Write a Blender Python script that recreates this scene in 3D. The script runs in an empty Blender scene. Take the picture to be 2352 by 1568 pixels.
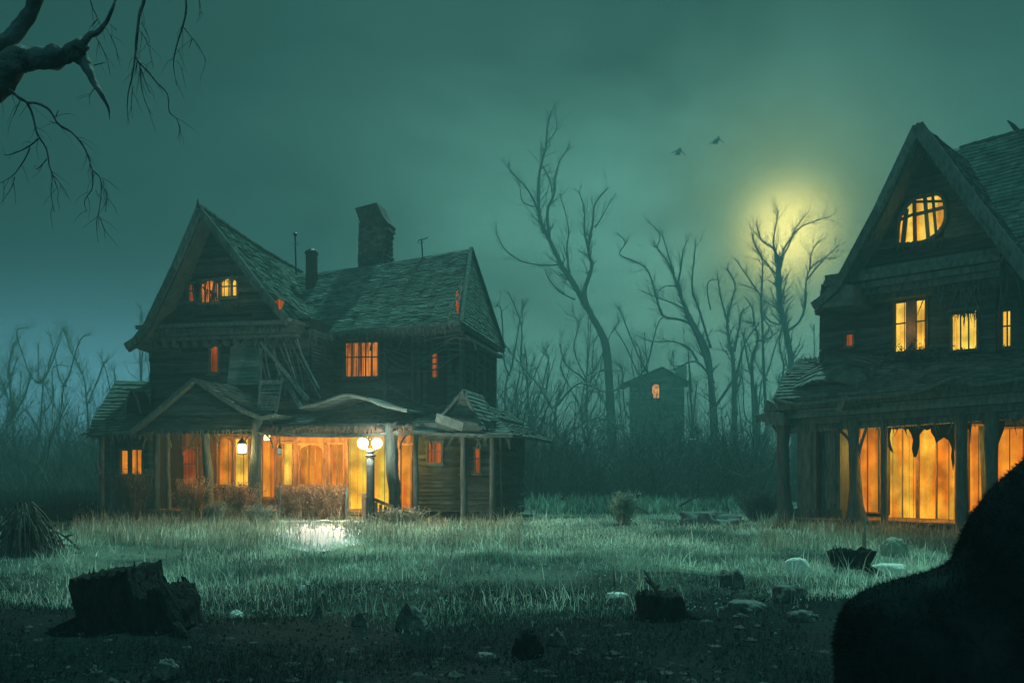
import bpy, math, random
import numpy as np
from mathutils import Vector, Matrix, Quaternion, noise
R = random.Random(7)
sc = bpy.context.scene
col = sc.collection
F, CX, HY, EYE = 2037.0, 1176.0, 1077.0, 1.7      # lens and eye height measured from the photograph

def P(px, py, Y):
    return Vector(((px-CX)/F*Y, Y, EYE+(HY-py)/F*Y))

# ------------------------------------------------------------------ objects
def tag(o, label=None, cat=None, group=None, kind=None):
    if label: o['label'] = label
    if cat: o['category'] = cat
    if group: o['group'] = group
    if kind: o['kind'] = kind
    return o
def empty(name, loc, rz=0.0):
    o = bpy.data.objects.new(name, None); col.objects.link(o)
    o.location = loc; o.rotation_euler = (0, 0, rz); o.empty_display_size = .2
    return o

class MB:
    def __init__(s): s.v = []; s.f = []
    def add(s, vs, fs):
        n = len(s.v); s.v += [tuple(p) for p in vs]; s.f += [tuple(i+n for i in f) for f in fs]
    def hexa(s, c):   # 8 corners: 0-3 lower ring, 4-7 upper ring
        s.add(c, [(0,3,2,1),(4,5,6,7),(0,1,5,4),(1,2,6,5),(2,3,7,6),(3,0,4,7)])
    def box(s, x0, x1, y0, y1, z0, z1):
        s.hexa([(x0,y0,z0),(x1,y0,z0),(x1,y1,z0),(x0,y1,z0),(x0,y0,z1),(x1,y0,z1),(x1,y1,z1),(x0,y1,z1)])
    def beam(s, a, b, w, h, up=(0,0,1)):
        a = Vector(a); b = Vector(b); d = (b-a).normalized(); u = Vector(up)
        if abs(d.dot(u)) > .98: u = Vector((0,1,0))
        x = d.cross(u).normalized(); y = x.cross(d).normalized(); x *= w/2; y *= h/2
        s.hexa([a-x-y, a+x-y, b+x-y, b-x-y, a-x+y, a+x+y, b+x+y, b-x+y])
    def tube(s, pts, rad, n=6, cap=True, lump=0.0, seed=0.0):
        pts = [Vector(p) for p in pts]
        if not hasattr(rad, '__len__'): rad = [rad]*len(pts)
        t = (pts[1]-pts[0]).normalized()
        nrm = t.orthogonal().normalized(); base = len(s.v)
        for i, p in enumerate(pts):
            if 0 < i < len(pts)-1: t2 = (pts[i+1]-pts[i-1])
            elif i: t2 = pts[i]-pts[i-1]
            else: t2 = pts[1]-pts[0]
            if t2.length < 1e-9: t2 = t
            t2 = t2.normalized()
            q = t.rotation_difference(t2); nrm = (q @ nrm); nrm = (nrm - t2*nrm.dot(t2)).normalized(); t = t2
            bn = t.cross(nrm)
            for k in range(n):
                a = 2*math.pi*k/n
                r = rad[i]
                if lump: r *= 1+lump*noise.noise(Vector((math.cos(a)*1.6+seed, math.sin(a)*1.6, i*.35+seed)))*2
                s.v.append(tuple(p+(nrm*math.cos(a)+bn*math.sin(a))*r))
        for i in range(len(pts)-1):
            for k in range(n):
                a = base+i*n+k; b = base+i*n+(k+1) % n
                s.f.append((a, b, b+n, a+n))
        if cap:
            s.f.append(tuple(base+k for k in range(n))[::-1])
            s.f.append(tuple(base+(len(pts)-1)*n+k for k in range(n)))
    def lathe(s, prof, n=16, c=(0,0,0)):
        base = len(s.v)
        for r, z in prof:
            for k in range(n):
                a = 2*math.pi*k/n; s.v.append((c[0]+r*math.cos(a), c[1]+r*math.sin(a), c[2]+z))
        for i in range(len(prof)-1):
            for k in range(n):
                a = base+i*n+k; b = base+i*n+(k+1) % n
                s.f.append((a, b, b+n, a+n))
        s.f.append(tuple(base+k for k in range(n))[::-1]); s.f.append(tuple(base+(len(prof)-1)*n+k for k in range(n)))
    def prism(s, poly, off):
        off = Vector(off); n = len(poly); p = [Vector(q) for q in poly]
        s.add(p+[q+off for q in p], [tuple(range(n))[::-1], tuple(range(n, 2*n))]+[(i, (i+1) % n, n+(i+1) % n, n+i) for i in range(n)])
    def build(s, name, m, parent=None, smooth=False):
        me = bpy.data.meshes.new(name); me.from_pydata(s.v, [], s.f); me.update()
        if smooth: me.polygons.foreach_set('use_smooth', [True]*len(me.polygons))
        me.materials.append(m)
        o = bpy.data.objects.new(name, me); col.objects.link(o)
        if parent is not None: o.parent = parent
        return o

def cr(pts, n=4):                                    # Catmull-Rom through the points
    out = []; m = len(pts)
    for i in range(m-1):
        p0, p1, p2, p3 = pts[max(i-1,0)], pts[i], pts[i+1], pts[min(i+2,m-1)]
        for k in range(n):
            t = k/n
            out.append(tuple(.5*((2*p1[j])+(-p0[j]+p2[j])*t+(2*p0[j]-5*p1[j]+4*p2[j]-p3[j])*t*t+(-p0[j]+3*p1[j]-3*p2[j]+p3[j])*t**3) for j in range(len(p1))))
    out.append(tuple(pts[-1])); return out

# ------------------------------------------------------------------ materials
def nt(m): m.use_nodes = True; t = m.node_tree; t.nodes.clear(); return t, t.nodes, t.links
def mat(name, c1, c2, scale=2.0, stretch=(1,1,1), rough=.85, bump=.3, bscale=12.0, island=0.0, transl=0.0, metal=0.0, spec=.3, contrast=(.35,.65)):
    m = bpy.data.materials.new(name); t, N, L = nt(m)
    out = N.new('ShaderNodeOutputMaterial'); b = N.new('ShaderNodeBsdfPrincipled')
    b.inputs['Roughness'].default_value = rough; b.inputs['Metallic'].default_value = metal
    b.inputs['Specular IOR Level'].default_value = spec
    tc = N.new('ShaderNodeTexCoord'); mp = N.new('ShaderNodeMapping'); mp.inputs['Scale'].default_value = stretch
    L.new(tc.outputs['Object'], mp.inputs['Vector'])
    nz = N.new('ShaderNodeTexNoise'); nz.inputs['Scale'].default_value = scale; nz.inputs['Detail'].default_value = 6; nz.inputs['Roughness'].default_value = .65
    L.new(mp.outputs[0], nz.inputs['Vector'])
    mr = N.new('ShaderNodeMapRange'); mr.inputs[1].default_value = contrast[0]; mr.inputs[2].default_value = contrast[1]
    L.new(nz.outputs[0], mr.inputs[0])
    mx = N.new('ShaderNodeMix'); mx.data_type = 'RGBA'; mx.inputs[6].default_value = (*c1,1); mx.inputs[7].default_value = (*c2,1)
    L.new(mr.outputs[0], mx.inputs[0]); cout = mx.outputs[2]
    if island:
        g = N.new('ShaderNodeNewGeometry'); r2 = N.new('ShaderNodeMapRange'); r2.inputs[3].default_value = 1-island; r2.inputs[4].default_value = 1+island
        L.new(g.outputs['Random Per Island'], r2.inputs[0])
        vm = N.new('ShaderNodeVectorMath'); vm.operation = 'SCALE'; L.new(cout, vm.inputs[0]); L.new(r2.outputs[0], vm.inputs['Scale']); cout = vm.outputs[0]
    L.new(cout, b.inputs['Base Color'])
    if bump:
        n2 = N.new('ShaderNodeTexNoise'); n2.inputs['Scale'].default_value = bscale; n2.inputs['Detail'].default_value = 5
        L.new(mp.outputs[0], n2.inputs['Vector'])
        bp = N.new('ShaderNodeBump'); bp.inputs['Strength'].default_value = bump; bp.inputs['Distance'].default_value = .05
        L.new(n2.outputs[0], bp.inputs['Height']); L.new(bp.outputs[0], b.inputs['Normal'])
    if transl:
        tr = N.new('ShaderNodeBsdfTranslucent'); L.new(cout, tr.inputs['Color'])
        ms = N.new('ShaderNodeMixShader'); ms.inputs[0].default_value = transl
        L.new(b.outputs[0], ms.inputs[1]); L.new(tr.outputs[0], ms.inputs[2]); L.new(ms.outputs[0], out.inputs[0])
    else: L.new(b.outputs[0], out.inputs[0])
    return m
def glow(name, ca, cb, strength, fold=9.0, lo=.35, hi=.65):
    """lit curtain or pane: a light-giving cloth with vertical folds"""
    m = bpy.data.materials.new(name); t, N, L = nt(m)
    out = N.new('ShaderNodeOutputMaterial'); e = N.new('ShaderNodeEmission')
    tc = N.new('ShaderNodeTexCoord'); mp = N.new('ShaderNodeMapping'); mp.inputs['Scale'].default_value = (fold, fold*.3, .35)
    L.new(tc.outputs['Object'], mp.inputs[0])
    nz = N.new('ShaderNodeTexNoise'); nz.inputs['Scale'].default_value = 1.0; nz.inputs['Detail'].default_value = 5; nz.inputs['Roughness'].default_value = .6; nz.inputs['Distortion'].default_value = .25
    L.new(mp.outputs[0], nz.inputs['Vector'])
    mr = N.new('ShaderNodeMapRange'); mr.inputs[1].default_value = lo; mr.inputs[2].default_value = hi; L.new(nz.outputs[0], mr.inputs[0])
    mx = N.new('ShaderNodeMix'); mx.data_type = 'RGBA'; mx.inputs[6].default_value = (*ca,1); mx.inputs[7].default_value = (*cb,1); L.new(mr.outputs[0], mx.inputs[0])
    L.new(mx.outputs[2], e.inputs['Color'])
    n2 = N.new('ShaderNodeTexNoise'); n2.inputs['Scale'].default_value = 1.4; n2.inputs['Detail'].default_value = 3; L.new(tc.outputs['Object'], n2.inputs['Vector'])
    m3 = N.new('ShaderNodeMapRange'); m3.inputs[1].default_value = .3; m3.inputs[2].default_value = .7; m3.inputs[3].default_value = strength*.45; m3.inputs[4].default_value = strength*1.35
    L.new(n2.outputs[0], m3.inputs[0]); L.new(m3.outputs[0], e.inputs['Strength']); L.new(e.outputs[0], out.inputs[0])
    return m
def plainglow(name, c, s):
    m = bpy.data.materials.new(name); t, N, L = nt(m)
    out = N.new('ShaderNodeOutputMaterial'); e = N.new('ShaderNodeEmission'); e.inputs[0].default_value = (*c,1); e.inputs[1].default_value = s
    L.new(e.outputs[0], out.inputs[0]); return m

WOOD = mat('weathered_siding', (.028,.052,.054), (.075,.125,.122), 1.6, (1,1,5), island=.45, bscale=30, bump=.5)
CORE = mat('dark_boards', (.012,.020,.022), (.022,.034,.036), 2, bump=.4)
TRIM = mat('grey_trim', (.05,.085,.085), (.12,.19,.18), 3, (3,3,1), island=.3, bscale=25, bump=.5)
SHIN = mat('lit_shingle', (.09,.16,.15), (.20,.32,.28), 2.2, island=.35, bscale=22, bump=.5)  # paler copy: light on right-facing and front slopes put into the colour
SHIN2 = mat('dark_shingle', (.05,.09,.09), (.12,.18,.165), 2.2, island=.4, bscale=22, bump=.5)  # darker copy: puts shade into left and rear slopes, also covers porch roofs
POSTM = mat('post_wood', (.03,.05,.053), (.10,.145,.14), 4, (3,3,.5), bscale=14, bump=.8, island=.2)
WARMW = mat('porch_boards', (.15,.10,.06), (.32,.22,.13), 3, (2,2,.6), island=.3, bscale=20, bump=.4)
BRICK = mat('old_brick', (.05,.07,.066), (.13,.16,.145), 5, island=.35, bscale=18, bump=.7)
METAL = mat('dark_iron', (.03,.035,.035), (.07,.075,.07), 6, rough=.5, metal=.6, bump=.2)
BARK = mat('bark', (.07,.07,.06), (.16,.16,.14), 3, (4,4,.8), bscale=9, bump=.9)
BARKF = mat('hazed_far_bark', (.26,.40,.38), (.42,.58,.54), 1, (2,2,.5), bscale=3, bump=.6)  # distant mist put into the bark colour
BARKD = mat('near_bark', (.035,.062,.068), (.09,.14,.14), 5, (1,1,1), bscale=12, bump=1.0)
ROCK = mat('rock', (.02,.032,.032), (.12,.165,.15), 5, bscale=14, bump=1.0)
ROCKP = mat('pale_rock', (.50,.62,.54), (.78,.88,.76), 2.5, bscale=9, bump=.5)
STUMP = mat('charred_wood', (.006,.01,.011), (.018,.026,.026), 6, (2,2,.6), bscale=16, bump=1.0, spec=.05)
TORN = mat('pale_lath', (.08,.14,.13), (.22,.32,.29), 4, (3,3,1), island=.35, bscale=22, bump=.5)  # laths painted paler in place of light falling on them
MISTY = mat('misty_board', (.42,.62,.57), (.55,.75,.68), 3, island=.3, bump=.3)  # mist put into the colour so cottage and birds fade
FUR = mat('black_shag', (.003,.006,.007), (.013,.021,.024), 4, island=.5, bump=0, spec=0, rough=1)
HEDGE = mat('dry_hedge', (.28,.17,.10), (.55,.36,.20), 5, island=.5, bump=0, transl=.3)
GRASSP = mat('moonlit_pale_grass', (.10,.19,.16), (.78,.97,.80), .28, island=.45, bump=0, transl=.5, contrast=(.40,.60))  # moonlit brightness of the mid meadow put into the blade colour
GRASSLIT = mat('painted_lit_grass', (.62,.74,.58), (.86,.95,.78), .6, island=.25, bump=0, transl=.5)  # lamplit and moonlit patches painted as paler grass
GRASSM = mat('green_grass', (.05,.11,.09), (.26,.42,.34), .4, island=.5, bump=0, transl=.45, contrast=(.35,.6))
GRASSD = mat('dark_grass', (.004,.009,.010), (.014,.028,.027), .7, island=.5, bump=0, transl=.3)  # foreground shade put into the blade colour
WEED = mat('dry_weeds', (.16,.19,.15), (.5,.55,.42), 1.2, island=.5, bump=0, transl=.45)
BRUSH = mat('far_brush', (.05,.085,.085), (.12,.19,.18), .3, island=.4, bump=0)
POOL_WHITE = mat('light_pool_white', (.74,.62,.70), (.95,.84,.93), 1.3, bscale=5, bump=.35, rough=.5)  # near-white that paints the pool of light by the porch
EARTH_STEP = mat('worn_step', (.2,.19,.16), (.45,.42,.36), 3, bscale=10, bump=.5)

G_OR = glow('orange_curtain_light', (.9,.17,.006), (1.0,.36,.018), 1.05, fold=5)
G_DOR = glow('deep_orange_light', (.30,.035,.004), (.85,.17,.012), .65)
G_YE = glow('yellow_curtain_light', (1.0,.36,.02), (1.0,.72,.09), 1.45)
G_BR = glow('bright_doorway_light', (1.0,.42,.02), (1.0,.72,.05), 1.25, fold=3)
G_FIRE = glow('ragged_curtain_light', (1.0,.24,.006), (1.0,.62,.05), 1.25, fold=2.6, lo=.35, hi=.65)
G_STR = glow('striped_curtain_light', (.10,.012,.006), (1.0,.28,.02), 1.0, fold=16, lo=.42, hi=.56)
G_LAMP = plainglow('lamp_globe_light', (1.0,.93,.68), 9)
G_LAMP2 = plainglow('lantern_light', (1.0,.80,.30), 7)
G_DIM = plainglow('dim_lantern_light', (.6,.8,.55), .6)
G_FAR = glow('far_window_light', (1.0,.3,.06), (1.0,.6,.2), 2.2, fold=4)

# ------------------------------------------------------------------ surfaces made of boards and shingles
def clip(poly, t):
    xs = []
    n = len(poly)
    for i in range(n):
        (a, b), (c, d) = poly[i], poly[(i+1) % n]
        if (b-t)*(d-t) <= 0 and abs(b-d) > 1e-9: xs.append(a+(c-a)*(t-b)/(d-b))
    return (min(xs), max(xs)) if len(xs) >= 2 else None
def boards(mb, M, poly, pitch=.17, holes=(), miss=.03, seed=1, jit=1.0, vertical=False):
    r = random.Random(seed)
    if vertical:
        M0 = M; M = lambda s, t, d: M0(t, s, d); poly = [(b, a) for a, b in poly]; holes = [(c, d, a, b) for a, b, c, d in holes]
    t0 = min(p[1] for p in poly); t1 = max(p[1] for p in poly); t = t0+.002
    while t < t1-.01:
        tt = min(t+pitch, t1-.001)
        ca, cb = clip(poly, t), clip(poly, tt)
        if ca and cb:
            tm = (t+tt)/2
            segs = [(0.0, 1.0)]
            wd = max(.01, (ca[1]-ca[0]+cb[1]-cb[0])/2); lo = (ca[0]+cb[0])/2
            for (h0, h1, k0, k1) in holes:
                if k0-.02 < tm < k1+.02:
                    a, b = (h0-lo)/wd, (h1-lo)/wd; ns = []
                    for (p, q) in segs:
                        if b <= p or a >= q: ns.append((p, q)); continue
                        if a > p: ns.append((p, a))
                        if b < q: ns.append((b, q))
                    segs = ns
            for (p, q) in segs:
                s = p
                while s < q-1e-4:
                    e = min(q, s+r.uniform(1.0, 3.2)/wd)
                    if q-e < .25/wd: e = q
                    if r.random() > miss:
                        g = .006/wd; j0 = r.gauss(0, .006)*jit; j1 = r.gauss(0, .006)*jit
                        if r.random() < .06*jit: j1 -= r.uniform(.02, .09)
                        X = lambda f, c: c[0]+(c[1]-c[0])*f
                        db = .035+r.uniform(0, .012); dt = .012
                        A = M(X(s+g, ca), t+j0-.012, db); B = M(X(e-g, ca), t+j1-.012, db+r.uniform(0, .02)*jit)
                        C_ = M(X(e-g, cb), tt+j1, dt); D = M(X(s+g, cb), tt+j0, dt)
                        A2 = M(X(s+g, ca), t+j0-.012, -.0); B2 = M(X(e-g, ca), t+j1-.012, -.0); C2 = M(X(e-g, cb), tt+j1, 0); D2 = M(X(s+g, cb), tt+j0, 0)
                        mb.hexa([A2, B2, C2, D2, A, B, C_, D])
                    s = e
        t = tt
class Surf:
    """roof sheet between a left and a right profile (each listed from ridge to eave)"""
    def __init__(s, left, right, sag=0.0, flip=False):
        s.l = [Vector(p) for p in left]; s.r = [Vector(p) for p in right]; s.sag = sag
        a, b, c = s.l[0], s.r[0], s.l[-1]
        s.n = (b-a).cross(c-a).normalized()
        if s.n.z < 0: s.n = -s.n
    def prof(s, pts, t):
        t = min(max(t, 0), 1)*(len(pts)-1); i = min(int(t), len(pts)-2); return pts[i].lerp(pts[i+1], t-i)
    def at(s, u, t, d=0):
        p = s.prof(s.l, t).lerp(s.prof(s.r, t), u)
        return p+s.n*d-Vector((0, 0, s.sag*math.sin(math.pi*min(max(u,0),1))))
def shingles(mb, sf, rows, w=.28, seed=1, miss=.02, th=.028):
    r = random.Random(seed)
    for i in range(rows):
        t0 = i/rows; t1 = (i+1)/rows
        L = (sf.at(1, t1)-sf.at(0, t1)).length; u = 0.0
        while u < 1-1e-4:
            e = min(1, u+w*r.uniform(.5, 1.5)/max(L, .1))
            if 1-e < .1/L: e = 1
            if r.random() > miss:
                drop = r.uniform(.0, .35)/rows if r.random() < .35 else r.uniform(0, .1)/rows
                if i == rows-1: drop = r.uniform(0, .4)/rows
                d1 = th+r.uniform(0, .022)+(.03 if r.random() < .05 else 0); g = .004/L
                p = [sf.at(u+g, t0, .004), sf.at(e-g, t0, .004), sf.at(e-g, t1, d1), sf.at(u+g, t1, d1)]
                ex = (sf.at(.5, t1)-sf.at(.5, t0))*drop*rows
                p[2] = p[2]+ex; p[3] = p[3]+ex*r.uniform(.6, 1.1)
                q = [p[0]-sf.n*.003, p[1]-sf.n*.003, p[2]-sf.n*(d1+.0), p[3]-sf.n*(d1+.0)]
                mb.hexa([q[0], q[1], q[2], q[3], p[0], p[1], p[2], p[3]])
            u = e
def slab(mb, sf, th=.09, nu=10):
    k = len(sf.l)-1; nt_ = k*3
    n = len(mb.v)
    for d in (-.006, -th):
        for j in range(nt_+1):
            for i in range(nu+1): mb.v.append(tuple(sf.at(i/nu, j/nt_, d)))
    W = nu+1; off = (nt_+1)*W
    for j in range(nt_):
        for i in range(nu):
            a = n+j*W+i; mb.f.append((a, a+1, a+1+W, a+W)); mb.f.append((a+off, a+W+off, a+1+W+off, a+1+off))
    for i in range(nu):
        a = n+i; mb.f.append((a, a+off, a+1+off, a+1)); a = n+nt_*W+i; mb.f.append((a, a+1, a+1+off, a+off))
    for j in range(nt_):
        a = n+j*W; mb.f.append((a, a+W, a+W+off, a+off)); a = n+j*W+nu; mb.f.append((a, a+off, a+W+off, a+W))
def roof(house, left, right, rows, mat_=None, sag=0.0, seed=1, miss=.02, w=.28, name='roof'):
    sf = Surf(left, right, sag); mb = MB(); slab(mb, sf); shingles(mb, sf, rows, w, seed, miss)
    return mb.build(name, mat_ or SHIN, house), sf

class House:
    def __init__(s, name, px, Y, deg, label):
        s.a = math.radians(deg); s.c = math.cos(s.a); s.s = math.sin(s.a)
        s.O = Vector(((px-CX)/F*Y, Y, 0))
        s.root = tag(empty(name, s.O, -s.a), label, 'house')
    def q(s, px, py, v):                   # pixel -> local point on the plane at depth v behind the porch front
        k = (px-CX)/F
        u = (k*(s.O.y+v*s.c)-s.O.x-v*s.s)/(s.c+k*s.s)
        y = s.O.y-u*s.s+v*s.c
        return Vector((u, v, EYE+(HY-py)/F*y))
    def qu(s, px, py, u):                  # pixel -> local point on the side plane at u
        k = (px-CX)/F
        v = (k*(s.O.y-u*s.s)-s.O.x-u*s.c)/(s.s-k*s.c)
        y = s.O.y-u*s.s+v*s.c
        return Vector((u, v, EYE+(HY-py)/F*y))
    def w(s, p): return Vector((s.O.x+p[0]*s.c+p[1]*s.s, s.O.y-p[0]*s.s+p[1]*s.c, p[2]))
    def front(s, v): return lambda a, b, d: Vector((a, v-d, b))
    def side(s, u): return lambda a, b, d: Vector((u+d, a, b))
    def hole(s, x0, y0, x1, y1, v):
        a = s.q(x0, (y0+y1)/2, v); b = s.q(x1, (y0+y1)/2, v); m = (x0+x1)/2
        return (a.x, b.x, s.q(m, y1, v).z, s.q(m, y0, v).z)
    def poly(s, mb, pix, v, th=.05):
        mb.prism([s.q(x, y, v) for x, y in pix], (0, th, 0))

def window(h, rect, v, pane, nv=1, nh=1, arch=0, fw=.07, sill=True, fm=None, name='window', tilt=0, boards_=0, seed=0, label=None):
    """frame mesh with pane and sill below it; rect = (u0,u1,z0,z1) on plane v"""
    u0, u1, z0, z1 = rect; r = random.Random(seed+int(abs(u0)*100))
    fm = fm or TRIM; mb = MB(); d0, d1 = v-.075, v+.03
    def bx(a, b, c, d, e0=d0, e1=d1): mb.box(a, b, e0, e1, c, d)
    bx(u0-fw, u0, z0, z1); bx(u1, u1+fw, z0, z1); bx(u0-fw-.03, u1+fw+.03, z1, z1+fw*1.3, d0-.02)
    bx(u0-fw, u1+fw, z0-fw*.8, z0, d0+.01)
    for i in range(1, nv):
        x = u0+(u1-u0)*i/nv+r.uniform(-.012, .012); mb.beam((x+r.uniform(-.01,.01), v-.01, z0), (x, v-.01, z1), .035, .035)
    for i in range(1, nh):
        z = z0+(z1-z0)*(.58 if nh == 2 else i/nh); mb.beam((u0, v-.014, z), (u1, v-.014, z+r.uniform(-.02,.02)), .05, .04)
    if arch:                                # rounded head filled with corner spandrels
        n = 8; cx = (u0+u1)/2; hw = (u1-u0)/2; zc = z1-hw*arch
        for sg in (-1, 1):
            pts = [(cx+sg*hw, v-.04, z1)]+[(cx+sg*hw*math.cos(a*math.pi/2/n), v-.04, zc+hw*arch*math.sin(a*math.pi/2/n)) for a in range(n+1)]
            mb.prism(pts, (0, .05, 0))
    for i in range(boards_):
        x = r.uniform(u0, u1); mb.beam((x+r.uniform(-.2,.2), v-.1, z0-.1), (x+r.uniform(-.2,.2), v-.1, z1+.1), .1, .03, (0,1,0))
    f = mb.build(name, fm, h.root)
    if label: f['label'] = label
    # pane: folded cloth / glass just behind the frame
    pm = MB(); n = max(6, int((u1-u0)/.04)); ph = r.uniform(0, 6)
    for i in range(n+1):
        x = u0-.01+(u1-u0+.02)*i/n; dd = .045+.016*math.sin(x*38+ph)+.008*math.sin(x*91)
        pm.v += [(x, v+dd, z0-.02), (x, v+dd, z1+.02)]
    for i in range(n): pm.f.append((2*i, 2*i+2, 2*i+3, 2*i+1))
    pm.build('pane', pane, f)
    if sill:
        s2 = MB(); s2.box(u0-fw-.06, u1+fw+.06, v-.16, v-.077, z0-fw*.8-.06, z0-fw*.8-.003); s2.build('sill', fm, f)
    return f

# ================================================================== LEFT HOUSE
A = House('haunted_house', 700, 30.0, 12, 'tall abandoned clapboard house with leaning brick chimney and lamp-lit porch, on the left')
q = A.q; rt = A.root
VW = 2.2                                   # main front walls stand 2.2 m behind the porch posts
# --- gable block
gl = A.hole(345, 740, 700, 930, VW)
uL, uR = q(345, 800, VW).x, q(712, 800, VW).x
zE = q(458, 745, VW).z
gr = q(1064, 800, 4.5).x
# windows of the gable block
hG1 = A.hole(430, 652, 447, 692, VW-.3); hG2 = A.hole(462, 645, 503, 694, VW-.3); hG3 = A.hole(509, 640, 545, 682, VW-.3)
h2a = A.hole(484, 796, 502, 856, VW)
# gable wall (projects .3 m over the storey below)
vg = VW-.3
ap = q(458, 500, vg); fl = q(345, 748, vg); fr = q(662, 740, vg)
mb = MB(); mb.prism([(fl.x,vg+.06,fl.z-.25),(fr.x,vg+.06,fr.z-.25),(fr.x,vg+.06,fr.z),(ap.x,vg+.06,ap.z),(fl.x,vg+.06,fl.z)], (0, 6.5, 0))
mb.box(uL, uR, VW+.06, 9.0, 0.0, zE+.1)
mb.box(uR-.3, gr-.06, 4.56, 10.0, 0.0, q(900, 752, 4.5).z+.2)
# wing gable core
wa = q(1080, 580, 6.2); 
mb.build('wall', CORE, rt)
mb = MB()
boards(mb, A.front(vg), [(fl.x, fl.z-.25), (fr.x, fr.z-.25), (fr.x, fr.z), (ap.x, ap.z), (fl.x, fl.z)], .13, [hG1, hG2, hG3], seed=3, miss=.05)
bs = q(500, 925, VW).z-.4
boards(mb, A.front(VW), [(uL, bs), (uR, bs), (uR, zE), (uL, zE)], .13, [h2a], seed=4, miss=.04, jit=1.5)
mb.build('siding', WOOD, rt)
for rr, mt, nv, nh, bd in ((hG1, G_DOR, 1, 2, 1), (hG2, G_STR, 4, 1, 1), (hG3, G_YE, 2, 2, 1)):
    window(A, rr, vg, mt, nv, nh, fw=.05, boards_=bd, seed=9, arch=.6)
window(A, h2a, VW, G_DOR, 1, 1, arch=.0, fw=.07, seed=3)
mb = MB(); pa, pb = q(522,780,VW-.07), q(598,882,VW-.07); boards(mb, A.front(VW-.07), [(pa.x,pb.z),(pb.x,pb.z),(pb.x,pa.z),(pa.x+.15,pa.z-.2)], .13, seed=81, miss=.05, jit=1.5); o = mb.build('siding', mat('lit_pale_siding', (.10,.19,.165), (.22,.36,.31), 1.6, (1,1,5), island=.4, bscale=30, bump=.5), rt); o['label'] = 'patch of siding painted pale as if lit'  # lit area of the wall painted as lighter boards
def rag(h, x0, y0, x1, y1, v, n, L0, L1, m=TRIM, seed=1, w=.03, name='ragged_trim', dirs=-1):
    r = random.Random(seed); mb = MB()
    for i in range(n):
        t = r.random(); p = h.q(x0+(x1-x0)*t+r.gauss(0,1), y0+(y1-y0)*t+r.uniform(-2,2), v+r.uniform(-.06,.1)); l = r.uniform(L0, L1)*(.4+r.random()**2)
        e = p+Vector((r.gauss(0,.25)*l, r.gauss(0,.12)*l, dirs*l)); m_ = p.lerp(e,.5)+Vector((r.gauss(0,.08)*l, 0, 0)); mb.tube([p, m_, e], [w*r.uniform(.4,1), w*.6, .004], 4, False)
    o = mb.build(name, m, h.root); o['kind'] = 'stuff'; return o
rag(A, 335, 758, 660, 752, 1.4, 150, .12, .45, TRIM, 1); rag(A, 662, 742, 765, 768, 2.2, 50, .1, .5, TRIM, 2); rag(A, 770, 770, 1058, 748, 3.7, 150, .12, .55, TRIM, 3)
rag(A, 300, 992, 600, 985, -.45, 130, .08, .35, TRIM, 4, .02); rag(A, 945, 992, 1176, 1000, -.45, 120, .08, .4, TRIM, 5, .02); rag(A, 206, 1002, 335, 994, -.35, 60, .1, .35, TRIM, 6, .02)
rag(A, 345, 800, 345, 935, 2.1, 40, .15, .4, TRIM, 7); rag(A, 458, 490, 650, 730, .8, 70, .08, .3, TRIM, 8, .02); rag(A, 452, 490, 330, 745, .8, 60, .08, .3, TRIM, 9, .02)
rag(A, 425, 700, 560, 696, VW-.4, 90, .1, .4, POSTM, 10, .02); rag(A, 430, 645, 550, 640, VW-.4, 60, .06, .2, POSTM, 11, .02); rag(A, 420, 640, 560, 700, VW-.42, 26, .2, .7, CORE, 12, .03)
rag(A, 1060, 762, 1062, 930, 4.4, 60, .2, .6, TRIM, 13); rag(A, 870, 870, 960, 925, 4.35, 120, .1, .4, TORN, 14, .02, dirs=-.3)
# cornice under the gable
mb = MB()
c0, c1 = q(330, 748, 1.5), q(662, 742, 1.5)
for k, (dz, vv) in enumerate(((0, 1.35), (-.13, 1.5), (-.27, 1.66), (-.42, 1.82))):
    mb.box(c0.x-.25+k*.06, c1.x+.35-k*.06, vv, VW-.02+.0, c0.z+dz-.13+.004*k, c0.z+dz)
for i in range(14):
    x = c0.x+(c1.x-c0.x)*(i+.5)/14; mb.box(x-.05, x+.05, 1.78, 2.1, c0.z-.78, c0.z-.55)
mb.build('cornice', TRIM, rt)
# roof of the gable block (front verge at v = .9), flared at the eave
AP = q(458, 476, .9); RF = q(657, 727, .9); LF = q(338, 742, .9); LT = q(290, 790, .9)
def back(p, v, dz=0): return Vector((p.x, v, p.z+dz))
mid = AP.lerp(RF, .72)
pr = [AP, AP.lerp(RF, .36), AP.lerp(RF, .72)+Vector((-.02,0,-.05)), RF]
roof(A.root, pr, [back(p, 9.2, -.55) for p in pr], 44, SHIN, .12, 11, .015, name='roof')
pl = [AP, AP.lerp(LF, .5)+Vector((.04,0,-.05)), LF, q(312, 776, .9), LT]
roof(A.root, pl, [back(p, 9.2, -.55) for p in pl], 34, SHIN2, .1, 12, name='roof')
mb = MB()     # verge boards
for pts in (pr, pl):
    for a, b in zip(pts[:-1], pts[1:]):
        mb.beam(a+Vector((0,-.04,-.1)), b+Vector((0,-.04,-.1)), .07, .26, (0,0,1)); mb.beam(a+Vector((0,.12,-.22)), b+Vector((0,.12,-.22)), .05, .16)
mb.build('verge_board', TRIM, rt)
mb = MB(); mb.tube([back(AP, .8, -.05), back(AP, .8, .12), back(AP, .8, .3)], [.07,.04,.008], 8); mb.build('finial', METAL, rt)
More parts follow.
